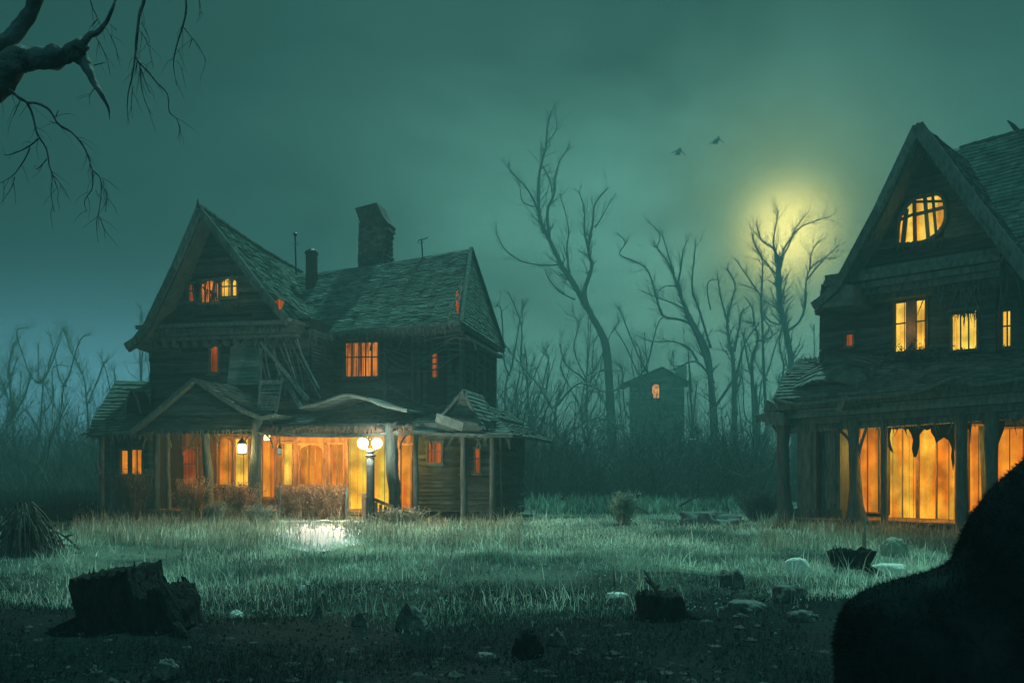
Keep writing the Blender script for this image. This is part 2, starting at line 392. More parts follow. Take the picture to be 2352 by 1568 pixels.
# ridge roll with ragged caps
mb = MB()
for i in range(26):
    t = i/26; mb.beam(Vector((AP.x, .9+8.3*t, AP.z-.55*t+.04-.12*math.sin(math.pi*t))), Vector((AP.x, .9+8.3*(t+.045), AP.z-.55*(t+.04)+.05+R.uniform(0,.05)-.12*math.sin(math.pi*t))), .16, .07)
mb.build('ridge_cap', TRIM, rt)
# broken corner of the slope: small lit hole
hb = q(640, 700, .7)
# --- wing
vr, ve = 7.4, 3.85
RR, RL = q(1080, 571, vr), q(735, 622, vr)
ER, EL = q(1058, 738, ve), q(765, 762, ve)
ext = 2.2/(RR.x-RL.x)
RL2 = RL+(RL-RR)*ext; EL2 = EL+(EL-ER)*ext
prf = lambda a, b: [a, a.lerp(b, .5)+Vector((0,.05,-.06)), b]
roof(A.root, prf(RL2, EL2), prf(RR, ER), 38, SHIN, .12, 21, .012, name='roof')
vb = 10.6; BR = Vector((q(1156,801,10.2).x, vb, ER.z-.2)); BL = Vector((RL2.x, vb, EL.z-.1))
roof(A.root, prf(RL2, BL), prf(RR, BR), 24, SHIN2, .08, 22, .02, name='roof')
# gable end of the wing (faces right): set back under the verge
ug = gr
HB = q(1156, 801, 10.2); HB2 = Vector((HB.x, 10.2, HB.z))
roof(A.root, [RR, RR.lerp(ER,.5)+Vector((.04,.02,-.06)), ER+Vector((.02,0,0))], [RR+Vector((.02,.05,0)), RR.lerp(HB2,.5)+Vector((0,0,-.08)), HB2], 30, SHIN, 0, 23, .03)
mb = MB(); mb.box(ug-.25, ug-.06, 4.57, 9.8, 2.0, ER.z-.5); mb.build('wall', CORE, rt)
mb = MB(); boards(mb, A.side(ug-.05), [(4.5, 2.5), (9.9, 2.5), (9.9, ER.z-.55), (4.5, ER.z-.55)], .14, seed=32, miss=.04)
mb.build('siding', WOOD, rt)
mb = MB()
for vv in (4.52, 5.7, 6.6, 7.8, 8.9, 9.85): mb.box(ug-.04, ug+.05, vv-.07, vv+.07, 2.4, ER.z-.45)
mb.box(ug-.04, ug+.3, 4.5, 10.0, ER.z-.62, ER.z-.5); mb.build('corner_board', TRIM, rt)
mb = MB()
h3a = A.hole(795, 787, 870, 864, 4.5); h3b = A.hole(993, 812, 1006, 866, 4.5)
zt = q(900, 752, 4.5).z+.1; zb = q(900, 930, 4.5).z-.5
us = uR-.3; ud = q(945, 850, 4.5).x
boards(mb, A.front(4.5), [(us, zb), (ud, zb), (ud, zt), (us, zt)], .12, [h3a], seed=33, miss=.05, jit=1.3)
mb.build('siding', WOOD, rt)
mb = MB(); boards(mb, A.side(uR), [(2.3,bs),(4.4,bs),(4.4,zE-.3),(2.3,zE-.3)], .13, seed=35, miss=.03); mb.build('siding', WOOD, rt)
mb = MB(); boards(mb, A.front(4.5), [(ud, zb), (gr, zb), (gr, zt), (ud, zt)], .16, [h3b], seed=34, miss=.08, jit=1.5, vertical=True)
mb.build('siding', WOOD, rt)
window(A, h3a, 4.5, G_STR, 5, 2, fw=.1, seed=5)
window(A, h3b, 4.5, G_DOR, 1, 1, fw=.05, seed=6); 
# lit slit in the roof corner
sl = q(1050, 690, 4.0)
mb = MB()   # eave fascia + sagging ragged soffit
for a, b in ((EL2, ER),):
    mb.beam(a+Vector((0,-.05,-.12)), b+Vector((0,-.05,-.12)), .06, .22)
    mb.beam(a+Vector((0,.35,-.26)), b+Vector((0,.35,-.26)), .6, .1)
mb.beam(RR+Vector((.04,-.02,.03)), ER+Vector((.04,-.02,.03)), .14, .08); mb.beam(RR+Vector((.04,0,.03)), HB2+Vector((.04,0,.03)), .14, .08)
mb.beam(ER+Vector((0,0,-.1)), HB2+Vector((0,0,-.1)), .06, .2)
mb.build('verge_board', TRIM, rt)
# curved bracket ornaments and corner posts under the wing eave
mb = MB()
for px in (716, 885, 948, 962, 1058):
    mb = MB()
    p0 = q(px, 775, 4.42); p1 = q(px, 930, 4.42); mb.beam(p0, p1, .12, .1, (0,1,0))
    for sg in (-1, 1):
        pts = [(p0.x+sg*.62*(1-math.cos(t)), 2.9, p0.z-.65*math.sin(t)+.1) for t in [i*math.pi/2/6 for i in range(7)][::-1]]
        mb.tube([(p0.x+sg*.6*math.sin(t), 4.38, p0.z+.12-.6*(1-math.cos(t))*1.0-.02) for t in [i*math.pi/2/6 for i in range(7)]], .035, 5)
    mb.build('bracket', TRIM, rt)
mb = MB()
# the sagging swag of torn boards
for j in range(9):
    pts = []
    for i in range(13):
        t = i/12; px = 875+190*t; py = 790+14*j*.55+20*math.sin(math.pi*t*1.5)+8*math.sin(t*9+j)
        pts.append(q(px, py-12, 4.3-.02*j))
    mb.tube(pts, .035, 4)
mb.build('torn_swag', TRIM, rt)
# leaning torn trellis between the two fronts
mb = MB()
for i in range(16):
    px0 = 588+i*6.5+R.uniform(-3,3); py0 = 782+R.uniform(-6,10); px1 = px0+R.uniform(18, 75)*(.4+i/16); py1 = 905+R.uniform(-25, 20)
    a = q(px0, py0, 1.9-R.uniform(0,.2)); b = q(px1, py1, 1.6-R.uniform(0,.3)); m_ = a.lerp(b,.5)+Vector((R.uniform(-.15,.15),-.05,.12))
    mb.tube(cr([tuple(a), tuple(m_), tuple(b)], 4), [R.uniform(.012,.035)]*9, 4)
for (x0,y0,x1,y1,w) in ((598,785,708,918,.12),(612,800,690,902,.09),(600,800,596,915,.1),(640,860,628,948,.1),(655,872,690,935,.16)):
    mb.beam(q(x0,y0,1.75), q(x1,y1,1.2), w, .05, (0,1,0))
mb.build('torn_trellis', TORN, rt)
mb = MB()     # hanging louvred shutter
s0 = q(598, 872, 1.3); s1 = q(648, 950, 1.1)
mb.beam(q(600,872,1.3), q(592,946,1.1), .07,.05,(0,1,0)); mb.beam(q(650,868,1.3), q(634,950,1.1), .07,.05,(0,1,0))
for i in range(11):
    y = 875+i*6.6; mb.beam(q(600-i*.8,y,1.3-.02*i), q(649-i*1.5,y+R.uniform(-2,3),1.3-.02*i), .03,.07,(0,.6,1))
mb.build('shutter', TORN, rt)
# chimney of the left house with slanted broken cap
cv = 8.4; cb_, ct_ = q(822, 640, cv), q(822, 512, cv); cr_ = q(886, 512, cv)
mb = MB(); z = cb_.z-.6; rows_ = 26; hz = (ct_.z-z)/rows_
for i in range(rows_):
    o = (i % 2)*.13; x = cb_.x-o
    dx = 0.01*math.sin(i*.9)+(.0 if i < 16 else (i-16)*.004)
    while x < cr_.x-.03:
        x0 = max(x, cb_.x); x1 = min(x+.25, cr_.x+R.uniform(-.01,.03)+(.06 if i in (11,12,13,22,23,24) else 0)); j = R.uniform(-.012, .02)
        mb.box(x0+dx+.006, x1+dx, cv-j, cv+.95, z+i*hz+.008, z+(i+1)*hz); x += .25
mb.box(cb_.x+.03, cr_.x-.03, cv+.04, cv+.93, z, ct_.z)
k1 = [(815,478),(865,465),(878,494),(890,510),(886,517),(828,517),(822,497)]
mb.prism([A.q(x, y, cv-.08) for x, y in k1], (0, 1.1, 0))
mb.build('chimney', BRICK, rt)
# small flue with hood, mast and antennas
fb, ft = q(702, 640, 6.5), q(720, 580, 6.5)
mb = MB(); mb.box(fb.x, ft.x, 6.5, 6.9, fb.z-.5, ft.z); mb.lathe([(.30,0),(.26,.1),(.12,.2),(.02,.23)], 10, ((fb.x+ft.x)/2, 6.7, ft.z)); mb.build('flue', METAL, rt)
mb = MB(); a = q(680, 628, 6.2); b = q(678, 543, 6.2); mb.tube([a, b], .035, 6); mb.lathe([(.02,0),(.08,.05),(.08,.12),(.02,.18)], 8, tuple(b)); mb.beam(q(671,561,6.2), q(686,559,6.2), .02, .02)
c = q(726, 628, 6.4); d = q(724, 578, 6.4); mb.tube([c, d], .02, 5); mb.lathe([(.01,0),(.06,.04),(.01,.1)], 8, tuple(d)); mb.build('mast', METAL, rt)
mb = MB(); a = q(971, 598, 7.4); b = q(968, 550, 7.4); mb.tube([a, b], .03, 6)
mb.tube([b, q(961, 552, 7.4), q(959, 558, 7.4)], .018, 5); mb.tube([b, q(975, 549, 7.4), q(983, 545, 7.4)], .02, 5); mb.tube([q(962,559,7.4), q(974,556,7.4)], .012, 5); mb.build('antenna', METAL, rt)
# --- ground floor
zf = .28
uB0, uB1 = q(232, 1100, .35).x, q(352, 1100, .35).x
hB1 = A.hole(280, 1035, 298, 1088, .35); hB2 = A.hole(303, 1033, 328, 1088, .35)
uW1 = q(945, 1100, VW).x
uP = q(1136, 1000, 1.8).x
zC = q(500, 985, .35).z
mb = MB(); mb.box(uB0, uB1, .41, 6.0, 0, zC+.3); mb.box(uB1, uW1+.2, VW+.06, VW+.5, 0, zC+.5)
mb.box(q(948,1100,1.8).x, uP, 1.86, 7, 0, zC+.4); mb.build('wall', CORE, rt)
mb = MB(); boards(mb, A.front(.35), [(uB0,.1),(uB1,.1),(uB1,zC+.2),(uB0,zC+.2)], .14, [hB1, hB2], seed=41, vertical=True, jit=1.2)
mb.build('siding', WOOD, rt); mb = MB()
hR1 = A.hole(984, 1018, 1014, 1062, 1.8); hR2 = A.hole(1062, 1030, 1072, 1085, 1.8); hR3 = A.hole(1092, 1030, 1102, 1085, 1.8)
boards(mb, A.front(1.8), [(q(948,1100,1.8).x,.1),(uP,.1),(uP,zC+.3),(q(948,1100,1.8).x,zC+.3)], .14, [hR1,hR2,hR3], seed=42, jit=1.4)
mb.build('siding', WOOD, rt); mb = MB()
boards(mb, A.side(uP), [(1.8,.1),(7,.1),(7,zC+.3),(1.8,zC+.3)], .15, seed=43)
mb.build('siding', WOOD, rt)
window(A, hB1, .35, G_OR, 1, 1, seed=1); window(A, hB2, .35, G_OR, 2, 1, seed=2)
window(A, hR1, 1.8, G_DOR, 2, 2, seed=3, fw=.08); window(A, hR2, 1.8, G_DOR, 1, 2, seed=4, fw=.05); window(A, hR3, 1.8, G_DOR, 1, 2, seed=5, fw=.05)
# porch back wall, warm boards, with its tall lit windows and door
wins = [((420,1030,452,1112), G_DOR, 1, 2, 1.0), ((501,1006,532,1112), G_OR, 1, 1, .8), ((541,1008,572,1118), G_YE, 1, 1, 0),
        ((602,1000,632,1140), G_OR, 1, 1, 0), ((652,1018,672,1112), G_YE, 1, 1, 0), ((690,1022,742,1112), G_OR, 3, 1, .5),
        ((760,1020,790,1116), G_OR, 2, 1, 0), ((801,1000,894,1186), G_BR, 1, 1, .25), ((921,1022,944,1180), G_OR, 1, 1, .6)]
holes = [A.hole(*w_[0], VW) for w_ in wins]
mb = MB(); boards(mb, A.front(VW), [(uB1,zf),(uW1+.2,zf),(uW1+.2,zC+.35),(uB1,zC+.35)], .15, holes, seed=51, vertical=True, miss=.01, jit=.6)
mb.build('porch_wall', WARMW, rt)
for i, (w_, h_) in enumerate(zip(wins, holes)):
    if i == 7:
        f = window(A, h_, VW, w_[1], 2, 1, arch=w_[4], fw=.1, sill=False, fm=WARMW, name='door', seed=i, label='wide open doorway blazing with yellow light')
    else: window(A, h_, VW, w_[1], w_[2], w_[3], arch=w_[4], fw=.06, fm=WARMW, seed=i)
# porch floor and steps
mb = MB()
nbd = 46; x0, x1 = uB1+.02, uW1+.4
for i in range(nbd):
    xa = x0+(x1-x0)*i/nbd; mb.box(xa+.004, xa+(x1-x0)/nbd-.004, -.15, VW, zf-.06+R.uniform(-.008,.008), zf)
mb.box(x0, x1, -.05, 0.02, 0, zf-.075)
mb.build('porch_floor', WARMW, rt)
mb = MB(); sx0, sx1 = q(797,1190,-.3).x, q(835,1190,-.3).x+.5
mb.box(sx0, sx1, -.5, -.16, 0, .14); mb.build('step', EARTH_STEP, rt)
# posts
def post(pxs, v, py0, py1, r0, r1, lump=.12, mat_=POSTM, n=12, flare=1.0, name='post', k=9, bend=0):
    a = q(pxs[0], py0, v); b = q(pxs[1], py1, v); mb = MB(); pts = []; rad = []
    for i in range(k+1):
        t = i/k; p = a.lerp(b, t); p.x += bend*math.sin(math.pi*t); pts.append(p)
        f_ = 1+ (flare-1)*max(0, (t-.72)/.28)**2 + (flare-1)*.5*max(0, (.15-t)/.15)**2
        rad.append((r0+(r1-r0)*t)*f_)
    mb.tube(pts, rad, n, True, lump, R.uniform(0, 50)); return mb.build(name, mat_, rt, True)
post((234,233), .05, 985, 1196, .09, .09, .05); post((361,360), .0, 985, 1198, .10, .11, .1, flare=1.3); post((384,388), .1, 985, 1198, .07, .09, .1)
post((470,479), -.1, 985, 1206, .13, .17, .2, flare=1.35, bend=.06); post((592,583), -.35, 950, 1212, .17, .22, .16, flare=1.35)
post((897,908), -.35, 972, 1212, .20, .17, .25, flare=1.3, k=14)
post((955,956), -.1, 985, 1200, .08, .08, .1); post((1066,1066), .0, 985, 1206, .1, .12, .1); post((1133,1131), .05, 985, 1200, .1, .1, .08)
post((1149,1153), 0.3, 985, 1196, .03, .03, .05)
# gnarled roots of the tree-like post
mb = MB(); pb = q(908, 1190, -.35)
for i in range(9):
    a = i*.72; l = R.uniform(.4,.75); mb.tube(cr([(pb.x, -.35, .75),(pb.x+.14*math.cos(a), -.35+.14*math.sin(a), .35),(pb.x+l*.7*math.cos(a), -.35+l*.6*math.sin(a), .08),(pb.x+l*math.cos(a), -.35+l*math.sin(a), -.03)],4), [.12]*4+[.1,.09,.08,.07,.06,.05,.04,.03,.02], 7, lump=.2)
mb.build('post_root', POSTM, rt, True)
# small brackets at post tops
mb = MB()
for px in (360, 470, 592, 955, 1066, 1133):
    p0 = q(px, 992, 0)
    for sg in (-1,1): mb.tube([(p0.x+sg*.55*math.sin(t), 0.02, p0.z-.55*(1-math.sin(math.pi/2-t))) for t in [i*math.pi/2/6 for i in range(7)]][::-1], .03, 5)
p0, p1 = q(236, 990, .02), q(1140, 992, .02)
mb.beam((p0.x,.02,zC+.02), (p1.x,.02,zC+.02), .14, .2); mb.build('porch_beam', TRIM, rt)
# porch roofs ------------------------------------------------
zT = q(500, 905, VW).z
ft0 = q(205, 1000, -.35); fr0 = q(612, 985, -.45)
# left hipped bay roof
roof(A.root, [q(268,874,2.4), q(236,925,.9), q(212,962,.0), q(205,1000,-.35)], [q(350,876,2.4), q(345,925,1.2), q(340,962,.3), q(335,992,-.35)], 16, SHIN2, .0, 61)
roof(A.root, [q(268,874,2.6)+Vector((0,3.5,0)), q(205,1000,-.35)+Vector((-.25,5,0))], [q(268,874,2.4), q(205,1000,-.35)], 12, SHIN2, 0, 62)
# tiny arched dormer on the bay roof
mb = MB(); pts = [(288,948),(290,925),(298,902),(303,896),(310,905),(318,925),(323,948)]
A.poly(mb, pts, -.05, .7); o = mb.build('dormer', CORE, rt)
mb = MB(); mb.tube(cr([tuple(q(x,y,-.1)) for x,y in pts],3), .04, 5); mb.build('dormer_trim', TRIM, rt)
# front cross gable with horizontal boards
ga, gL, gR = q(446, 870, -.3), q(300, 990, -.3), q(618, 968, -.3)
gB = q(450, 990, -.3)
mb = MB(); gz = min(gL.z, gR.z)
mb.prism([(gL.x,-.24,gL.z-.05),(gR.x,-.24,gz-.15),(gR.x,-.24,gR.z),(ga.x,-.24,ga.z),(gL.x,-.24,gL.z)], (0,.2,0)); mb.build('wall', CORE, rt)
mb = MB(); boards(mb, A.front(-.25), [(gL.x+.1,gL.z-.06),(gR.x,gL.z-.06),(gR.x,gR.z-.05),(ga.x,ga.z-.06)], .09, seed=66, jit=2.0, miss=.03); mb.build('siding', WOOD, rt)
m1 = q(520, 925, -.5); m2 = q(575, 955, -.5)
prr = [q(446,868,-.5), q(500,905,-.5), q(556,940,-.5), q(600,958,-.5), q(628,952,-.5)]
roof(A.root, prr, [Vector((p.x,VW,p.z+.02)) for p in prr], 16, SHIN, .03, 67)
pll = [q(446,868,-.5), q(372,932,-.5), q(298,993,-.5)]
roof(A.root, pll, [Vector((p.x,VW,p.z+.02)) for p in pll], 16, SHIN2, .03, 68)
mb = MB()
for pts in (prr, pll):
    for a, b in zip(pts[:-1], pts[1:]): mb.beam(a+Vector((0,-.03,-.04)), b+Vector((0,-.03,-.04)), .06, .13)
mb.build('verge_board', TRIM, rt)
# main porch roof to the right
top = [(600,930),(760,926),(870,922),(1000,925),(1140,932)]
roof(A.root, [q(600,925,4.4), q(600,958,1.2), q(590,992,-.5)], [q(945,922,4.4), q(950,955,1.2), q(955,990,-.5)], 16, SHIN2, .1, 71, .03)
roof(A.root, [q(940,925,4.4), q(945,960,1.2), q(948,990,-.5)], [q(1112,930,4.4), q(1145,962,1.4), q(1178,998,-.5)], 14, SHIN2, .04, 72, .03)
ra = q(1112,930,4.4); rb = q(1178,998,-.5)
roof(A.root, [ra, ra.lerp(rb,.5)+Vector((-.03,0,-.1)), rb], [ra+Vector((0,4.5,0)), ra.lerp(rb,.5)+Vector((0,6,-.1)), rb+Vector((.1,7,0))], 12, SHIN2, 0, 73)
# eyebrow curve over the entrance
mb = MB(); arc = cr([tuple(q(x,y,-.1)) for x,y in ((690,935),(735,925),(790,907),(840,915),(880,930),(935,942))],5)
for w_ in range(4): mb.tube([(p[0],p[1]+w_*.28,p[2]-.015*w_) for p in arc], .05, 5)
for j in range(len(arc)-1):
    a, b = arc[j], arc[j+1]; mb.hexa([(a[0],a[1],a[2]-.07),(b[0],b[1],b[2]-.07),(b[0],VW,b[2]-.0),(a[0],VW,a[2]-.0),(a[0],a[1],a[2]),(b[0],b[1],b[2]),(b[0],VW,b[2]+.07),(a[0],VW,a[2]+.07)])
mb.build('eyebrow_roof', SHIN2, rt)
# small sagging gablet on the right
gp = q(1064,893,-.1)
roof(A.root, [gp, q(1002,966,-.5)], [gp+Vector((0,2.6,0)), q(1002,966,-.5)+Vector((0,2.6,0))], 9, SHIN2, 0, 74, .03)
roof(A.root, [gp, q(1110,984,-.5)], [gp+Vector((0,2.6,0)), q(1110,984,-.5)+Vector((0,2.6,0))], 9, SHIN2, 0, 75, .03)
mb = MB(); g0, g1 = q(1002,968,-.2), q(1110,984,-.2); mb.prism([(g0.x,-.14,min(g0.z,g1.z)-.1),(g1.x,-.14,min(g0.z,g1.z)-.1),(gp.x,-.14,gp.z-.05)], (0,.1,0)); mb.build('wall', CORE, rt)
mb = MB(); boards(mb, A.front(-.15), [(g0.x,min(g0.z,g1.z)-.08),(g1.x,min(g0.z,g1.z)-.08),(gp.x,gp.z-.06)], .11, seed=76); mb.build('gable_siding', SHIN2, rt)
mb = MB(); mb.beam(q(1002,958,-.6), q(1064,980,-.75), .3, .05, (0,1,.3)); mb.build('fallen_board', TRIM, rt)
# branching arms of the gnarled post under the eave
mb = MB(); pt_ = q(897,985,-.35)
for (dx,dy,px_,py_) in ((0,0,876,972),(0,0,914,968),(0,0,926,978),(0,0,866,980)):
    e_ = q(px_,py_,-.5); mb.tube(cr([tuple(pt_+Vector((0,0,-.25))), tuple(pt_.lerp(e_,.45)+Vector((R.uniform(-.05,.05),-.12,0))), tuple(e_)],4), [.10,.095,.09,.08,.07,.06,.05,.035,.02], 7, lump=.3)
mb.build('post_limb', CORE, rt, True)
# frayed thatch-like fringe hanging from the porch eave
mb = MB()
for i in range(420):
    px = R.uniform(600, 945); v = -.5+R.uniform(-.08,.1); y0 = 985+R.uniform(-8,4); L_ = R.uniform(.08,.38)*(1.3 if 600<px<680 or 830<px<900 else .8)
    a = q(px, y0, v); b = a+Vector((R.uniform(-.15,.15), R.uniform(-.05,.05), -L_)); mb.tube([a, a.lerp(b,.5)+Vector((R.uniform(-.03,.03),0,0)), b], [.012,.009,.003], 3, False)
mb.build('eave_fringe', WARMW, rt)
mb = MB()   # torn gutter ends at the far left eave
for (x0,y0,x1,y1) in ((205,995,178,1002),(212,984,196,990),(208,1000,190,1010),(226,1092,214,1052),(229,1088,221,1048)):
    mb = MB(); mb.tube([q(x0,y0,-.3), q((x0+x1)/2,(y0+y1)/2-2,-.3), q(x1,y1,-.3)], [.05,.035,.006], 5); mb.build('torn_gutter', TRIM, rt)
# ember glow hole at the foot of the main roof and slit in the wing roof
for (pp_, v_, th_) in (([(632,692),(640,686),(650,692),(646,702),(641,711),(638,700)], .75, .1), ([(1047,672),(1051,668),(1054,700),(1052,722),(1048,712)], 3.5, .06)):
    mb = MB(); A.poly(mb, pp_, v_, th_); mb.build('roof_hole', G_DOR if v_ > 1 else G_DOR, rt)
mb = MB()
for j in range(14):
    t = j/13; a = q(1068-38*t+R.uniform(-3,3), 640+95*t+R.uniform(-5,5), 3.45+.1*t); b = q(1060-38*t+R.uniform(-9,9), 665+80*t+R.uniform(-9,14), 3.45)
    mb.tube([a, a.lerp(b,.5)+Vector((.05,0,.03)), b], [.03,.03,.01], 4)
mb.build('torn_lath', TORN, rt)

# ================================================================== RIGHT HOUSE
B = House('haunted_house', 1960, 26.6, 45, 'steep-gabled dark mansion with ragged orange windows, cut off by the right edge')
q = B.q; rt = B.root
VW = 2.0
uL = q(1884, 760, VW).x; uM = q(2288, 760, VW).x; uE = q(2352, 760, VW).x+6
vg = VW-.35
ap = q(2110, 305, vg); fl = q(1925, 655, vg); frr = q(2338, 600, vg)
frz = min(frr.z, fl.z+.6)
mb = MB()
mb.prism([(fl.x,vg+.06,fl.z-.3),(frr.x,vg+.06,fl.z-.3),(frr.x,vg+.06,frr.z),(ap.x,vg+.06,ap.z),(fl.x,vg+.06,fl.z)], (0,7,0))
mb.box(uL, uM, VW+.06, 9, 0, fl.z+.2); mb.box(uM-.1, uE, VW+.56, 10, 0, fl.z+.2)
mb.build('wall', CORE, rt)
def rect(x0, y0, x1, y1, v=VW): return B.hole(x0, y0, x1, y1, v)
# attic window leans: build it as one arched window
hA = rect(2062, 455, 2168, 552, vg)
mb = MB()
boards(mb, B.front(vg), [(fl.x,fl.z-.3),(frr.x,fl.z-.3),(frr.x,frr.z),(ap.x,ap.z),(fl.x,fl.z)], .15, [hA], seed=103, miss=.03, jit=1.4)
h1 = rect(2058, 693, 2126, 806); h2 = rect(2188, 714, 2244, 802); h3 = rect(1944, 764, 1962, 794); h4 = B.hole(2304, 715, 2322, 795, VW+.5)
zt = fl.z; zb = q(2000, 850, VW).z-.6
boards(mb, B.front(VW), [(uL-.05,zb),(uM,zb),(uM,zt),(uL,zt)], .14, [h1,h2,h3], seed=104, miss=.03, jit=1.3)
boards(mb, B.front(VW+.5), [(uM,zb),(uE,zb),(uE,zt),(uM,zt)], .16, [h4], seed=105, miss=.04, vertical=True)
mb.build('siding', WOOD, rt)
# attic window with slanted sides: pane polygon + crooked bars
f = MB()
qp = lambda x, y, d=0: B.q(x, y, vg-d)
out = [(2060,562),(2066,500),(2092,462),(2120,446),(2160,446),(2172,470),(2172,508),(2150,540),(2110,560)]
f.tube(cr([tuple(qp(x,y,.04)) for x,y in out+out[:1]],3), .075, 6)
for (x0,y0,x1,y1,w) in ((2082,480,2074,560,.13),(2100,458,2102,556,.1),(2124,448,2132,548,.1),(2142,446,2150,536,.07),(2068,505,2098,492,.08),(2098,494,2170,476,.1),(2092,464,2168,462,.07)):
    f.beam(qp(x0,y0,.05), qp(x1,y1,.05), w, .06, (0,1,0))
f = f.build('window', POSTM, rt); f['label'] = 'crooked attic window'
m_ = MB(); m_.prism([qp(x,y,.0) for x,y in out], (0,.03,0)); m_.build('pane', G_YE2 if 'G_YE2' in globals() else G_YE, f)
m_ = MB(); hu0, hu1, hz0, hz1 = hA
# dark boarding filling the corners of the opening round the crooked window
m_.prism([(hu0,vg+.035,hz0-.3),(hu1,vg+.035,hz0-.3),(hu1,vg+.035,hz1+.2),(hu0,vg+.035,hz1+.2)], (0,.02,0)); m_.build('wall', CORE, rt)
window(B, h1, VW, G_YE, 2, 2, fw=.1, seed=11, fm=POSTM); window(B, h2, VW, G_YE, 3, 1, fw=.07, seed=12); window(B, h3, VW, G_DOR, 1, 1, fw=.05, seed=13); window(B, h4, VW+.5, G_YE, 2, 2, fw=.06, seed=14)
# thick mullion that splits the cross window
mb = MB(); mb.box((h1[0]*.45+h1[1]*.55)-.16, (h1[0]*.45+h1[1]*.55)+.14, VW-.09, VW+.03, h1[2], h1[3]); mb.build('mullion', WARMW, rt)
# cornice bands
mb = MB(); cz = fl.z-.02
for k, (dz, vv) in enumerate(((.25,.95),(.05,.8),(-.15,.95),(-.33,1.15),(-.5,1.4))):
    mb.box(fl.x-.12+k*.03, uM+.5-k*.05, vv, VW-.01, cz+dz-.18, cz+dz-.004)
mb.build('cornice', TRIM, rt)
# roof of the gable block
AP = q(2108, 281, .5); LF = q(1922, 650, .5); LT = q(1868, 695, .5); RF = q(2352, 606, .5); RF2 = RF+(RF-AP)*.05
prr = [AP, AP.lerp(RF2,.5)+Vector((0,0,-.06)), RF2]
roof(rt, prr, [back(p, 9.5, -.1) for p in prr], 38, SHIN2, .05, 111)
pll = [AP, AP.lerp(LF,.5)+Vector((.05,0,-.06)), LF, q(1893,677,.5), LT]
roof(rt, pll, [back(p, 9.5, -.1) for p in pll], 30, SHIN2, .05, 112)
mb = MB()
for pts, w_ in ((prr,.36),(pll,.26)):
    for a, b in zip(pts[:-1], pts[1:]):
        mb.beam(a+Vector((0,-.04,-.12)), b+Vector((0,-.04,-.12)), .07, w_); mb.beam(a+Vector((0,.14,-.3)), b+Vector((0,.14,-.3)), .05, .14); mb.beam(a+Vector((0,.45,-.35)), b+Vector((0,.45,-.35)), .7, .04)
mb.build('verge_board', TRIM, rt)
# flared skirt at the left foot
skl = [q(1925,648,.6), q(1893,676,.5), q(1866,697,.3)]
mb = MB(); mb.prism([q(1925,650,.55), q(1893,678,.55), q(1867,697,.55), q(1892,706,.55), q(1960,700,.55), q(1960,655,.55)], (0,1.5,0)); mb.build('eave_skirt', SHIN2, rt)
# rear wing roof
WR = q(2352, 296, 5.0); WL = q(2205, 336, 5.0); WR2 = WR+(WR-WL)*1.2; WL2 = WL-(WR-WL)*.9
WE = q(2352, 600, 2.0); WEL = Vector((WL2.x, 2.0, WE.z)); WER = Vector((WR2.x, 2.0, WE.z))
roof(rt, [WL2, WEL], [WR2, WER], 34, SHIN, .05, 121)
roof(rt, [WL2, Vector((WL2.x, 9.5, WE.z))], [WR2, Vector((WR2.x, 9.5, WE.z))], 20, SHIN2, .05, 122)
mb = MB(); mb.tube([q(2340,305,5.0), q(2328,290,5.0), q(2314,277,5.0)], [.09,.07,.02], 6); mb.build('broken_finial', METAL, rt)
mb = MB()
for i in range(16): mb.beam((WL.x+(WR2.x-WL.x)*i/16, 5.0, WL.z+(WR2.z-WL.z)*i/16-.05), (WL.x+(WR2.x-WL.x)*(i+1.05)/16, 5.0, WL.z+(WR2.z-WL.z)*(i+1)/16-.05+R.uniform(0,.04)), .15, .07)
mb.build('ridge_cap', TRIM, rt)
# porch roof
e0, e1 = q(1776, 917, -.5), q(2352, 864, -.5); e2 = e1+(e1-e0)*.6
t0_, t1_ = q(1838, 822, VW-.1), q(2352, 800, VW-.1); t2_ = t1_+(t1_-t0_)*.5
lp = [t0_, t0_.lerp(e0,.5)+Vector((0,-.1,.12)), e0]; rp = [t2_, t2_.lerp(e2,.5)+Vector((0,-.1,.1)), e2]
roof(rt, lp, rp, 16, SHIN2, .1, 131, .03)
roof(rt, [t0_+Vector((0,5,0)), e0+Vector((-.2,6,0))], [t0_, e0], 14, SHIN2, 0, 132)
# rounded hump on the left of the porch roof
mb = MB(); hump = cr([tuple(q(x,y,.2)) for x,y in ((1836,826),(1880,806),(1935,800),(1985,812),(2020,850),(2035,872))],4)
def hp(p, f): return Vector((p[0], p[1]+1.5-1.9*f, p[2]-.95*f**1.6))
hs = hump[::4] if (len(hump)-1) % 4 == 0 else hump[::3]
for j in range(len(hs)-1):
    roof(rt, [hp(hs[j],f/4) for f in range(5)], [hp(hs[j+1],f/4) for f in range(5)], 8, SHIN2, 0, 140+j, .02, name='hump_roof')
# entablature: stacked mouldings under the eave
mb = MB()
en = [(-.45, 0, .12), (-.30, .13, .2), (-.16, .34, .12), (-.24, .47, .14), (-.08, .62, .2), (0.0, .83, .2)]
for (vv, dz, hh) in en:
    a = e0+Vector((.05,0,-.02-dz)); b = e2+Vector((0,0,-.02-dz))
    mb.hexa([(a.x,vv,a.z-hh),(b.x,vv,b.z-hh),(b.x,.35,b.z-hh),(a.x,.35,a.z-hh),(a.x,vv,a.z),(b.x,vv,b.z),(b.x,.35,b.z),(a.x,.35,a.z)])
mb.build('entablature', TRIM, rt)
mb = MB()   # loose planks and the left spur
B.poly(mb, [(1733,957),(1760,945),(1800,948),(1800,975),(1775,975),(1752,968),(1738,962)], -.5, .8)
mb.build('eave_spur', TRIM, rt); mb = MB()
B.poly(mb, [(1752,945),(1762,918),(1775,925),(1790,945)], -.2, .5)
